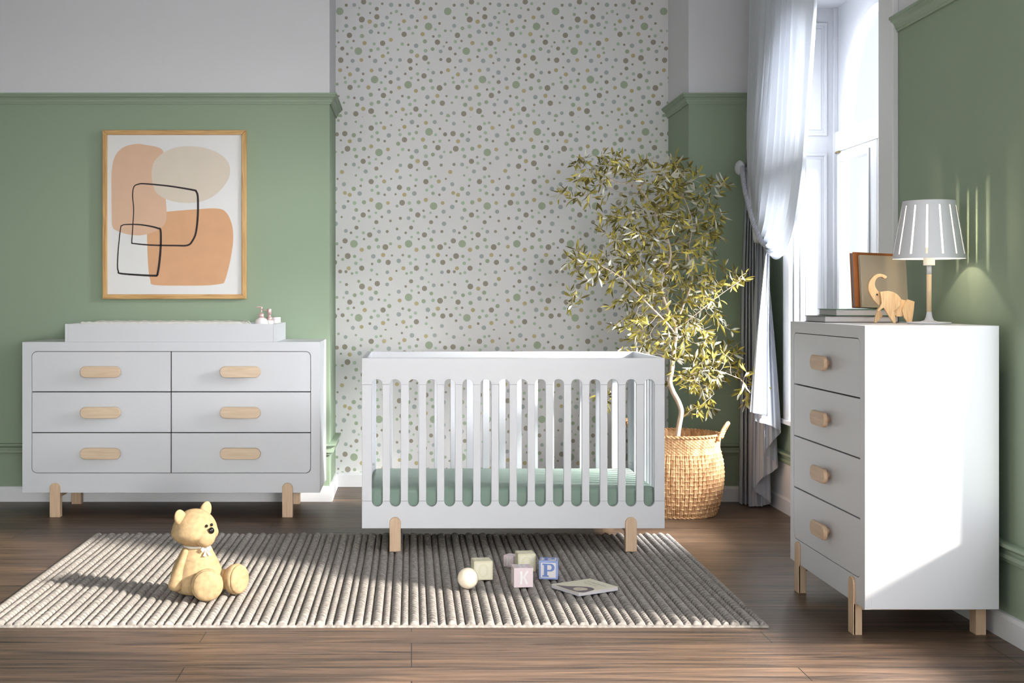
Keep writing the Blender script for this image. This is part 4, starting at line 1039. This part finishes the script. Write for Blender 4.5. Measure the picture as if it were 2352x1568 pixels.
b2 = block(1168, 1302.0, 0.048, R(-32), 'K', pb, pb, pl, 'small mauve letter K block, smallest and farthest of the blocks', frame=False, rots={'F': 0, 'L': 90})
block(1210.0, 1312.7, 0.0725, R(5), 'O', yb_, yf, yl, 'pale yellow letter O block standing behind the pink K block')
block(1202.5, 1348.8, 0.0755, R(4), 'K', pb, pb, pl, 'pale pink letter K block, nearest of the blocks', frame=False)
block(1259.5, 1330.2, 0.073, R(-9), 'P', bb, bf, bl, 'white and blue letter P block at the right of the blocks')
def ball():
    r = 0.0405; Y = 4.965; c = (wx(1074.6, Y), Y, RZ+r-0.001)
    mb = MB(); mb.sphere(c, r, 48, 32); o = mb.build('toy_ball', M['cream'], None, smooth=True, org=(c[0], c[1], RZ))
    tag(o, 'glossy cream ball lying on the rug in front of the letter blocks', 'ball')
ball()
def rug_book():
    cx, cy = 0.668, 4.955; w, d, th = 0.170, 0.192, 0.014
    t = thing('book', 'thin paperback with a cream cover lying on the rug beside the blocks', 'book', (cx, cy, RZ), rotz=R(31), world=False)
    a, b = d/2, w/2
    MB().box(-a, a, -b, b, th-0.0012, th).build('cover', plain('cream paperback cover', srgb(226, 220, 196), 0.4), t)
    MB().box(-a, a, -b, b, 0.0, 0.0012).build('cover', plain('grey paperback back', srgb(190, 196, 210), 0.4), t)
    MB().box(-a+0.001, a-0.001, -b+0.001, b-0.001, 0.0013, th-0.0013).build('pages', M['paper'], t)
    # the cover drawing: a dark head of hair, a pale face, small title strokes
    mb = MB()
    def fl(pts, z, mi):
        mb.cur = mi; mb.add([(x, y, th+z) for x, y in pts], [list(range(len(pts)))])
    fl(spline([(-0.092,-0.08),(-0.03,-0.083),(-0.004,-0.06),(-0.006,-0.03),(-0.03,-0.002),(-0.06,0.02),(-0.080,0.045),(-0.092,0.055)], 5), 0.0003, 0)
    fl(spline([(-0.080,-0.058),(-0.045,-0.066),(-0.028,-0.052),(-0.030,-0.028),(-0.048,-0.012),(-0.068,-0.018),(-0.080,-0.034)], 5), 0.0005, 1)
    for (x, y) in ((-0.062, -0.040), (-0.045, -0.034)): fl([(x-0.005, y-0.0015), (x+0.005, y-0.001), (x+0.005, y+0.001), (x-0.005, y+0.0015)], 0.0007, 0)
    for k in range(6):
        x = 0.022 + 0.004*(k % 2); y = -0.035 + k*0.014
        fl([(x, y), (x+0.014, y+0.002), (x+0.014, y+0.0035), (x, y+0.0015)], 0.0004, 2)
        fl([(x+0.004, y), (x+0.0055, y), (x+0.0055, y+0.009), (x+0.004, y+0.009)], 0.0005, 2)
        fl([(x+0.024, y), (x+0.042, y), (x+0.042, y+0.003), (x+0.024, y+0.003)], 0.0004, 3)
    fl([(0.055, -0.06), (0.058, -0.06), (0.058, 0.05), (0.055, 0.05)], 0.0004, 2)
    mb.build('cover_art', [plain('dark plum hair', srgb(92, 76, 82), 0.4), plain('pale face', srgb(206, 190, 170), 0.4), plain('olive ink', srgb(120, 122, 96), 0.4), plain('white ink', srgb(244, 242, 232), 0.4)], t)
rug_book()

# ------------------------------------------------------------------ basket
BX, BY = 1.414, 6.83
def basket():
    zt = 0.42
    key = [(0.0, 0.196), (0.03, 0.206), (0.08, 0.222), (0.15, 0.234), (0.22, 0.238), (0.28, 0.233), (0.33, 0.222), (0.36, 0.216), (0.42, 0.221)]
    def rad(z):
        for (a, ra), (b, rb) in zip(key, key[1:]):
            if z <= b: q = (z-a)/(b-a); q = q*q*(3-2*q)*0.4 + q*0.6; return ra+(rb-ra)*q
        return key[-1][1]
    t = thing('woven_basket', 'tall woven straw basket with rope handles holding the olive tree', 'basket', (BX, BY, 0))
    nu_c = 62; sub = 9; nth = nu_c*sub
    row = 0.0215; zz = []; z = 0.0
    zsp = 0.335
    lv = int(zt/0.0021)
    mb = MB(); vs = []
    for k in range(lv+1):
        z = zt*k/lv
        for i in range(nth):
            th = 2*PI*i/nth
            u = i/sub
            fu = u % 1
            if z < zsp:
                v = z/row + 0.12*math.sin(th*3); fv = v % 1; rowi = int(v//1); coli = int(u//1)
                pair = abs(math.sin(2*PI*min(max((fu-0.08)/0.84, 0), 1)))**0.6
                stake = 0.0085*pair*(1 if 0.08 < fu < 0.92 else 0)
                over = (coli + rowi) % 2
                weft = math.sqrt(max(0, 1-((fv-0.5)/0.24)**2)) if abs(fv-0.5) < 0.24 else 0
                if over: h = max(stake*(0.55+0.45*abs(math.cos(PI*fv))), weft*0.0115*(0.5+0.5*math.sin(PI*fu)))
                else: h = stake*(0.75+0.25*math.sin(PI*fv)) if stake > 0.0015 else weft*0.004
            else:
                v = z/0.0075; fv = v % 1; ph = (u*1.0 + int(v//1)*0.5) % 1
                h = math.sqrt(max(0, 1-(2*fv-1)**2))*(0.35+0.65*math.sin(PI*ph))*0.0075
            rr = rad(z) + h - 0.003
            wob = 0.003*math.sin(2*th+1)
            vs.append((BX + (rr+wob)*math.cos(th), BY + (rr+wob)*math.sin(th), z))
    L = lv+1
    fs = [(k*nth+i, k*nth+(i+1) % nth, (k+1)*nth+(i+1) % nth, (k+1)*nth+i) for k in range(lv) for i in range(nth)]
    mb.add(vs, fs)
    # inner wall and floor
    inner = []
    for k in range(0, 30):
        z = zt - (zt-0.02)*k/29
        for i in range(96):
            th = 2*PI*i/96; rr = rad(z)-0.008 + 0.0025*math.sin(i*PI)*0
            inner.append((BX+rr*math.cos(th), BY+rr*math.sin(th), z))
    mb.add(inner, [(k*96+i, (k+1)*96+i, (k+1)*96+(i+1) % 96, k*96+(i+1) % 96) for k in range(29) for i in range(96)] + [[29*96+i for i in range(96)]])
    o = mb.build('basket_body', M['straw'], t, smooth=True, fix=False)
    # braided rim and foot
    for (z, rr, rad_, nm) in ((zt+0.004, rad(zt)-0.001, 0.0085, 'rim'), (0.006, rad(0)+0.002, 0.0055, 'foot_ring')):
        n = 360; pts = [(BX+rr*math.cos(2*PI*i/n), BY+rr*math.sin(2*PI*i/n), z) for i in range(n+1)]
        MB().strands(pts, rad_*0.5, rad_*0.62, 2, 0.045, closed=True).build(nm, M['straw'], t, smooth=True)
    for a0 in (R(-20), R(160)):
        pts = []
        for q in range(91):
            u = q/90; a = a0 + (u-0.5)*0.62
            up = math.sin(PI*u)
            rr = rad(zt) + 0.012 + 0.035*up
            pts.append((BX+rr*math.cos(a), BY+rr*math.sin(a)+0.02*up, zt-0.02 + 0.085*up**0.7))
        MB().strands(pts, 0.0052, 0.0062, 3, 0.05).build('handle', M['straw'], t, smooth=True)
basket()

# ------------------------------------------------------------------ olive tree
def tree():
    rnd = random.Random(11)
    Yc = 6.83
    t = thing('olive_tree', 'potted olive tree with narrow yellow-green leaves growing from the woven basket', 'tree', (BX, BY, 0.30))
    def W(px, py, Y): return Vector((wx(px, Y), Y, wz(py, Y)))
    trunk = [W(1556, 1040, 6.83), W(1556, 1005, 6.83), W(1561, 970, 6.83), W(1565, 945, 6.83), W(1558, 922, 6.84), W(1546, 900, 6.84), W(1539, 878, 6.84), W(1543, 850, 6.84), W(1546, 815, 6.84), W(1551, 778, 6.84), W(1552, 745, 6.84)]
    trunk = [Vector(p) for p in spline([tuple(p) for p in trunk], 4, closed=False)]
    env = [(1520,415,95,62,90),(1400,395,62,50,34),(1350,440,46,36,18),(1330,380,30,36,10),(1290,445,22,22,4),(1570,510,100,80,90),(1450,520,85,70,80),(1395,615,95,52,75),(1320,600,30,40,12),(1540,620,130,85,130),
           (1690,640,34,26,20),(1500,720,115,70,85),(1610,740,80,80,60),(1660,830,70,50,45),(1720,890,35,45,18),(1610,870,70,45,45),(1620,935,45,26,14),(1470,800,45,30,26),(1390,900,16,52,12),(1650,430,28,22,9),(1320,690,22,36,8),(1640,530,40,50,18),(1560,800,60,40,26)]
    att = []
    for (cx, cy, rx, ry, n) in env:
        for _ in range(n):
            while True:
                a, b, c = rnd.uniform(-1, 1), rnd.uniform(-1, 1), rnd.uniform(-1, 1)
                if a*a+b*b+c*c < 1: break
            Y = Yc + c*0.30*min(1, (rx+ry)/120)+0.0
            p = W(cx+a*rx, cy+b*ry, Y)
            if p.y < 6.5 and p.x < 1.2 and p.z < 0.95: continue
            if p.y > 7.15: p.y = 7.15
            att.append(p)
    nodes = list(trunk); par = [i-1 for i in range(len(trunk))]
    # few starting limbs for structure
    def limb(start, pts):
        last = start
        sp = spline([tuple(nodes[start])] + [tuple(W(*q)) for q in pts], 5, closed=False)[1:]
        for q in sp: nodes.append(Vector(q)); par.append(last); last = len(nodes)-1
    T = len(trunk)-1
    limb(T, [(1526, 690, 6.82), (1520, 640, 6.80), (1540, 590, 6.78), (1530, 540, 6.78), (1500, 480, 6.8), (1470, 430, 6.8)])
    limb(T, [(1570, 700, 6.86), (1590, 640, 6.9), (1580, 580, 6.92), (1590, 510, 6.9), (1560, 430, 6.88)])
    limb(T-3, [(1530, 740, 6.78), (1480, 690, 6.74), (1430, 640, 6.72), (1380, 610, 6.72)])
    limb(T-14, [(1580, 860, 6.80), (1640, 850, 6.76), (1700, 870, 6.76)])
    limb(9, [(1590, 940, 6.80), (1610, 930, 6.78), (1640, 905, 6.78)])
    limb(T-16, [(1510, 905, 6.88), (1450, 880, 6.92), (1400, 860, 6.94)])
    limb(T-2, [(1600, 720, 6.8), (1650, 680, 6.78), (1700, 645, 6.76)])
    # space colonisation
    step = 0.028; A_ = np.array([tuple(p) for p in att]); alive = np.ones(len(A_), bool)
    for it in range(70):
        if not alive.any(): break
        NN = np.array([tuple(p) for p in nodes]); start = 18
        idx = np.where(alive)[0]
        d = np.linalg.norm(A_[idx][:, None, :] - NN[None, start:, :], axis=2)
        j = d.argmin(1) + start; dm = d.min(1)
        grow = {}
        for a, jj, dd in zip(idx, j, dm):
            if dd < 0.030: alive[a] = False; continue
            v = A_[a] - NN[jj]; grow.setdefault(jj, []).append(v/np.linalg.norm(v))
        if not grow: break
        for jj, vs_ in grow.items():
            v = Vector(np.mean(vs_, 0)) + Vector((rnd.uniform(-.3, .3), rnd.uniform(-.3, .3), rnd.uniform(-.25, .3)))
            if v.length < 1e-4: continue
            nodes.append(Vector(NN[jj]) + v.normalized()*step); par.append(int(jj))
    n = len(nodes); kids = [[] for _ in range(n)]
    for i, p in enumerate(par):
        if p >= 0: kids[p].append(i)
    cnt = [1]*n
    for i in sorted(range(n), key=lambda q: -q):
        if par[i] >= 0: cnt[par[i]] += cnt[i]
    cm = max(cnt); rad = [max(0.0009, 0.0138*(c/cm)**0.56) for c in cnt]
    mb = MB()
    # chains
    seen = set()
    def chain(i):
        pts = [i]; cur = i
        while kids[cur]:
            k = max(kids[cur], key=lambda q: cnt[q]); pts.append(k); cur = k
        return pts
    stack = [0]; tips = []
    while stack:
        s_ = stack.pop()
        ch = chain(s_)
        pp = ([par[s_]] if par[s_] >= 0 else []) + ch
        if len(pp) > 1:
            rr = [rad[q] for q in pp]
            if par[s_] >= 0: rr[0] = rr[1]
            mb.tube([nodes[q] for q in pp], rr, 10 if rr[0] > 0.005 else 5)
        for q in ch:
            kk = sorted(kids[q], key=lambda w: -cnt[w])[1:]
            stack += kk
    mb.build('trunk', M['bark'], t, smooth=True)
    # leaves
    lf = MB(); cntl = 0
    def leaf(p, d, L, w, mi):
        d = d.normalized(); sd = d.cross(Vector((rnd.uniform(-1, 1), rnd.uniform(-1, 1), rnd.uniform(-1, 1)))).normalized(); up = sd.cross(d)
        st = p + d*0.004; cup = 0.25*w; bend = rnd.uniform(-0.10, 0.16)*L
        rows = [(0.0, 0.08), (0.18, 0.62), (0.42, 1.0), (0.70, 0.78), (0.90, 0.34), (1.0, 0.03)]
        vs = []
        for q, ww in rows:
            c = st + d*(L*q) - up*(bend*q*q)
            vs += [c - sd*(w*ww/2) + up*cup*ww, c, c + sd*(w*ww/2) + up*cup*ww]
        fs = []
        for k in range(len(rows)-1): fs += [(3*k, 3*k+1, 3*k+4, 3*k+3), (3*k+1, 3*k+2, 3*k+5, 3*k+4)]
        lf.cur = mi; lf.add(vs, fs)
    for i in range(18, n):
        if cnt[i] > 7: continue
        p = nodes[i]; d0 = (p - nodes[par[i]]).normalized()
        if p.z < 0.47 and (p.x-BX)**2+(p.y-BY)**2 < 0.06: continue
        k = 3 if kids[i] else 4
        if rnd.random() < 0.35: k -= 1
        for q in range(k):
            ax = Vector((rnd.uniform(-1, 1), rnd.uniform(-1, 1), rnd.uniform(-1, 1)))
            v = d0*rnd.uniform(0.35, 0.9) + ax.normalized()*0.75 + Vector((0, 0, -0.12))
            mi = rnd.choices((0, 1, 2), (0.44, 0.34, 0.22))[0]
            leaf(p, v, rnd.uniform(0.038, 0.062), rnd.uniform(0.0105, 0.0150), mi); cntl += 1
    lf.build('foliage', [M['leaf1'], M['leaf2'], M['leaf3']], t, smooth=True, fix=False)
    MB().lathe([(0.205, 0.05), (0.212, 0.29), (0.15, 0.305), (0.02, 0.312)], (BX, BY, 0), n=40).build('soil', M['soil'], t)
    print('TREE nodes', n, 'leaves', cntl)
tree()

# ------------------------------------------------------------------ curtain
def resample(poly, n):
    P = np.array(poly, float); d = np.r_[0, np.cumsum(np.linalg.norm(np.diff(P, axis=0), axis=1))]; d /= d[-1]
    tt = np.linspace(0, 1, n); return np.stack([np.interp(tt, d, P[:, k]) for k in range(P.shape[1])], 1)
def curtain():
    t = thing('curtain', 'pale blue-white linen curtain tied back beside the arched window', 'curtain', (1.86, 6.95, 0.02))
    # upper panel: columns are hanging lines between a far straight line and a near swagged line
    nu, nv = 420, 90
    def dense(pl): return resample(spline(pl, 8, closed=False), nv)
    far = dense([(1.885, 6.98, 2.93), (1.880, 6.98, 2.5), (1.868, 6.99, 2.1), (1.868, 6.99, 1.75), (1.886, 6.95, 1.475)])
    mid = dense([(1.875, 6.66, 2.93), (1.870, 6.70, 2.5), (1.866, 6.79, 2.1), (1.870, 6.88, 1.8), (1.884, 6.95, 1.44)])
    near = dense([(1.872, 5.93, 2.93), (1.872, 5.97, 2.5), (1.876, 6.05, 2.1), (1.885, 6.16, 1.76), (1.893, 6.32, 1.50), (1.898, 6.50, 1.368), (1.899, 6.68, 1.345), (1.895, 6.82, 1.40), (1.892, 6.88, 1.455)])
    G = np.zeros((nv, nu, 3))
    us = np.linspace(0, 1, nu)
    for i, u in enumerate(us):
        if u < 0.5: q = u/0.5; L = far*(1-q) + mid*q
        else:
            q = (u-0.5)/0.5; q = q**1.15; L = mid*(1-q) + near*q
        G[:, i, :] = L
    vv = np.linspace(0, 1, nv)
    for i, u in enumerate(us):
        warp = u + 0.012*math.sin(u*31)
        amp = 0.030*np.ones(nv)
        amp *= (1 - 0.55*np.clip((vv-0.75)/0.25, 0, 1))
        soft = np.clip((u-0.5)/0.5, 0, 1)
        s1 = np.sin(2*PI*15*warp + 0.5*np.sin(vv*2.5)); s1 = np.sign(s1)*np.abs(s1)**0.8
        amp2 = amp*(1 - 0.62*soft*np.clip(vv*1.6, 0, 1))
        G[:, i, 0] -= 0.01 + amp2*s1 + 0.010*np.sin(2*PI*37*u + 3*vv)*(1-0.6*soft)
        G[:, i, 1] += 0.010*np.cos(2*PI*15*warp)*(1-soft)
    G[:, :, 0] = np.minimum(G[:, :, 0], 1.955)
    m1 = MB(); m1.grid([tuple(p) for p in G.reshape(-1, 3)], nu, nv)
    up = m1.build('curtain_panel', M['curtain'], t, smooth=True, fix=False)
    # straight far drape from rod to floor
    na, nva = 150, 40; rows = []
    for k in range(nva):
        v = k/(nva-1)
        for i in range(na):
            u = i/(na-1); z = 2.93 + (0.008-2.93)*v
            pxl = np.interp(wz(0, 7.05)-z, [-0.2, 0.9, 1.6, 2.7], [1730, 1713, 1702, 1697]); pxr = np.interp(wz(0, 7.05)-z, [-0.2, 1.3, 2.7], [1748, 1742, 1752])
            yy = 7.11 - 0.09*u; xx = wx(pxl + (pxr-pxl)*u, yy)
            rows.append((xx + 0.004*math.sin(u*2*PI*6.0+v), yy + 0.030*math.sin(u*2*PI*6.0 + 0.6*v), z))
    m3 = MB(); m3.grid(rows, na, nva); m3.build('curtain_drape', M['curtain_dimmed'], t, smooth=True, fix=False)
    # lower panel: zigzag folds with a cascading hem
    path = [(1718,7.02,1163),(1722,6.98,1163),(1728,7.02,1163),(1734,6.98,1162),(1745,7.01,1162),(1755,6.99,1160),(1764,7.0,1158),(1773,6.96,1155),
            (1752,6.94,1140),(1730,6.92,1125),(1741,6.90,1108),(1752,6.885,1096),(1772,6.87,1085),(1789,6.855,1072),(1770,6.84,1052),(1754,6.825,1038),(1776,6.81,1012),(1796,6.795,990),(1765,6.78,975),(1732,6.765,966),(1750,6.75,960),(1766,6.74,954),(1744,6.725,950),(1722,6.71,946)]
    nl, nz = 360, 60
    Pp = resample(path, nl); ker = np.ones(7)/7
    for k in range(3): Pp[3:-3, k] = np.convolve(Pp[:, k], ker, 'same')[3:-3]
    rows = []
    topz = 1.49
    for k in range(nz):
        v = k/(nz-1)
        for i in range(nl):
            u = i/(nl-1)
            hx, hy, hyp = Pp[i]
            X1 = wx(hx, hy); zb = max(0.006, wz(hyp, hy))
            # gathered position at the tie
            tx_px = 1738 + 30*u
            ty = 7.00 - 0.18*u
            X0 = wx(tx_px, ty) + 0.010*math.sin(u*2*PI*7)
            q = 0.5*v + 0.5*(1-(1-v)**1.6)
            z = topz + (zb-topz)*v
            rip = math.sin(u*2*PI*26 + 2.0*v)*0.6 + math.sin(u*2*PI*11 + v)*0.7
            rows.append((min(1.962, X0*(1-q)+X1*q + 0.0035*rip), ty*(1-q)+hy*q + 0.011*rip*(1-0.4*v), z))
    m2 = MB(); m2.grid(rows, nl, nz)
    m2.build('curtain_tail', M['curtain_dimmed'], t, smooth=True, fix=False)
    for nm in (up,):
        s = nm.modifiers.new('th', 'SOLIDIFY'); s.thickness = 0.0012
    # tie rope and hook
    h = thing('tieback_hook', 'round white curtain tieback knob fixed beside the curtain', 'hook', (1.99, 7.0, 1.86))
    kc = Vector((wx(1700, 6.98), 6.98, wz(385, 6.98)))
    MB().lathe([(0.004, -0.006), (0.026, -0.005), (0.038, 0.0), (0.040, 0.004), (0.036, 0.010), (0.022, 0.014), (0.003, 0.015)], kc, Vector((-1, -0.40, 0)), 32).build('knob', M['frame_white'], h, smooth=True)
    MB().tube([kc, Vector((1.90, 7.07, kc.z)), Vector((2.0, 7.10, kc.z))], 0.007, 10).build('stem', M['frame_white'], h, smooth=True)
    def W(px, py, Y): return (wx(px, Y), Y, wz(py, Y))
    rp = thing('tieback_rope', 'twisted grey tieback rope slanting from the knob around the curtain', 'rope', W(1706, 385, 6.95))
    pts = spline([W(1712, 378, 7.06), W(1706, 383, 6.96), W(1706, 400, 6.90), W(1711, 435, 6.86), W(1719, 470, 6.83), W(1728, 505, 6.80), W(1738, 532, 6.78), W(1747, 552, 6.76), W(1757, 562, 6.80), W(1766, 560, 6.92)], 24, closed=False)
    MB().strands(pts, 0.0068, 0.0072, 3, 0.034).build('rope', M['rope'], rp, smooth=True)
    # rod just above the picture
    r = thing('curtain_rod', 'white curtain rod above the arched window', 'curtain rod', (1.86, 6.2, 2.95))
    MB().tube([(1.87, 5.2, 2.95), (1.87, 7.2, 2.95)], 0.014, 14).build('rod', M['frame_white'], r)
    for y in (5.3, 7.15): MB().tube([(1.87, y, 2.95), (2.0, y, 2.95)], 0.008, 10).build('bracket', M['frame_white'], r)
curtain()

# ------------------------------------------------------------------ light
def area(name, loc, rot, sx, sy, e, col=(1, 1, 1)):
    l = bpy.data.lights.new(name, 'AREA'); l.shape = 'RECTANGLE'; l.size = sx; l.size_y = sy; l.energy = e; l.color = col
    o = bpy.data.objects.new(name, l); COL.objects.link(o); o.location = loc; o.rotation_euler = rot
    return o
sun = bpy.data.lights.new('sun', 'SUN'); sun.energy = 7.0; sun.angle = R(3.2); sun.color = (1.0, 0.93, 0.82)
so = bpy.data.objects.new('sun', sun); COL.objects.link(so)
sd = Vector((-0.83, 0.425, -0.455)).normalized()
so.rotation_euler = sd.to_track_quat('-Z', 'Y').to_euler(); so.location = (6, 2, 4)
fl = area('window_skylight_far', (2.85, 5.85, 1.95), (0, 0, 0), 2.2, 2.4, 48, (0.96, 0.97, 1.0))
fl.rotation_euler = Vector((-0.88, 0.30, -0.30)).to_track_quat('-Z', 'Y').to_euler()
s2 = area('added_wall_fill', (4.5, 4.2, 2.8), (0, 0, 0), 1.1, 1.1, 800, (1.0, 0.98, 0.95))  # added lamp that brightens the back walls through the window
s2.rotation_euler = (Vector((-0.9, 7.4, 0.9)) - Vector((4.5, 4.2, 2.8))).to_track_quat('-Z', 'Y').to_euler()
s3 = area('added_dresser_fill', (4.5, 5.0, 2.7), (0, 0, 0), 0.9, 0.9, 620, (1.0, 0.98, 0.95))  # second added lamp, angled through the window to reach the dresser
s3.rotation_euler = (Vector((-1.4, 7.2, 0.7)) - Vector((4.5, 5.0, 2.7))).to_track_quat('-Z', 'Y').to_euler()
nl_ = area('added_patch_fill', (3.5, 1.5, 3.1), (0, 0, 0), 1.3, 1.3, 20, (1.0, 0.97, 0.92))  # added lamp, lifts the lower left of the back walls
nl_.rotation_euler = (Vector((-1.0, 7.3, 1.0)) - Vector((3.5, 1.5, 3.1))).to_track_quat('-Z', 'Y').to_euler()
area('window_skylight_near_soft', (2.6, 3.4, 1.6), (0, R(90), 0), 2.4, 1.5, 30, (0.93, 0.96, 1.0))
area('added_front_fill', (-0.6, -0.9, 1.7), (R(90), 0, 0), 5.5, 2.6, 20, (0.97, 0.98, 1.0))  # unseen fill behind the camera, added to brighten surfaces facing it
area('left_fill_light', (-3.1, 1.2, 1.5), (0, R(-90), 0), 1.8, 2.0, 26, (1.0, 0.99, 0.97))
kl = area('added_side_fill', (1.6, -4.2, 1.3), (0, 0, 0), 1.7, 1.2, 15, (1.0, 0.985, 0.96))  # unseen narrow fill far behind the camera, added for the lower left wall
kl.rotation_euler = (Vector((-0.8, 7.3, 0.35)) - Vector((1.6, -4.2, 1.3))).to_track_quat('-Z', 'Y').to_euler()
kl.data.spread = R(34)
w = bpy.data.worlds.new('sky'); sc.world = w; w.use_nodes = True
bg = w.node_tree.nodes['Background']; bg.inputs[0].default_value = (0.92, 0.95, 1.0, 1); bg.inputs[1].default_value = 1.0

# ------------------------------------------------------------------ camera
cd = bpy.data.cameras.new('camera'); co = bpy.data.objects.new('camera', cd); COL.objects.link(co)
co.location = (0, 0, H); co.rotation_euler = (R(90), 0, 0)
cd.sensor_width = 36; cd.lens = 36*F/2352
cd.shift_x = (1176-VX)/2352; cd.shift_y = -(784-VY)/2352
cd.clip_start = 0.05; cd.clip_end = 60
sc.camera = co
sc.view_settings.view_transform = 'Standard'; sc.view_settings.look = 'None'
sc.view_settings.exposure = 0.22
try:
    sc.cycles.max_bounces = 8; sc.cycles.diffuse_bounces = 4; sc.cycles.adaptive_threshold = 0.025; sc.cycles.transparent_max_bounces = 16
    sc.cycles.sample_clamp_indirect = 6; sc.cycles.use_denoising = True
    sc.cycles.caustics_reflective = False; sc.cycles.caustics_refractive = False
except Exception: pass
for o in bpy.data.objects:
    if '_o' in o.keys(): del o['_o']
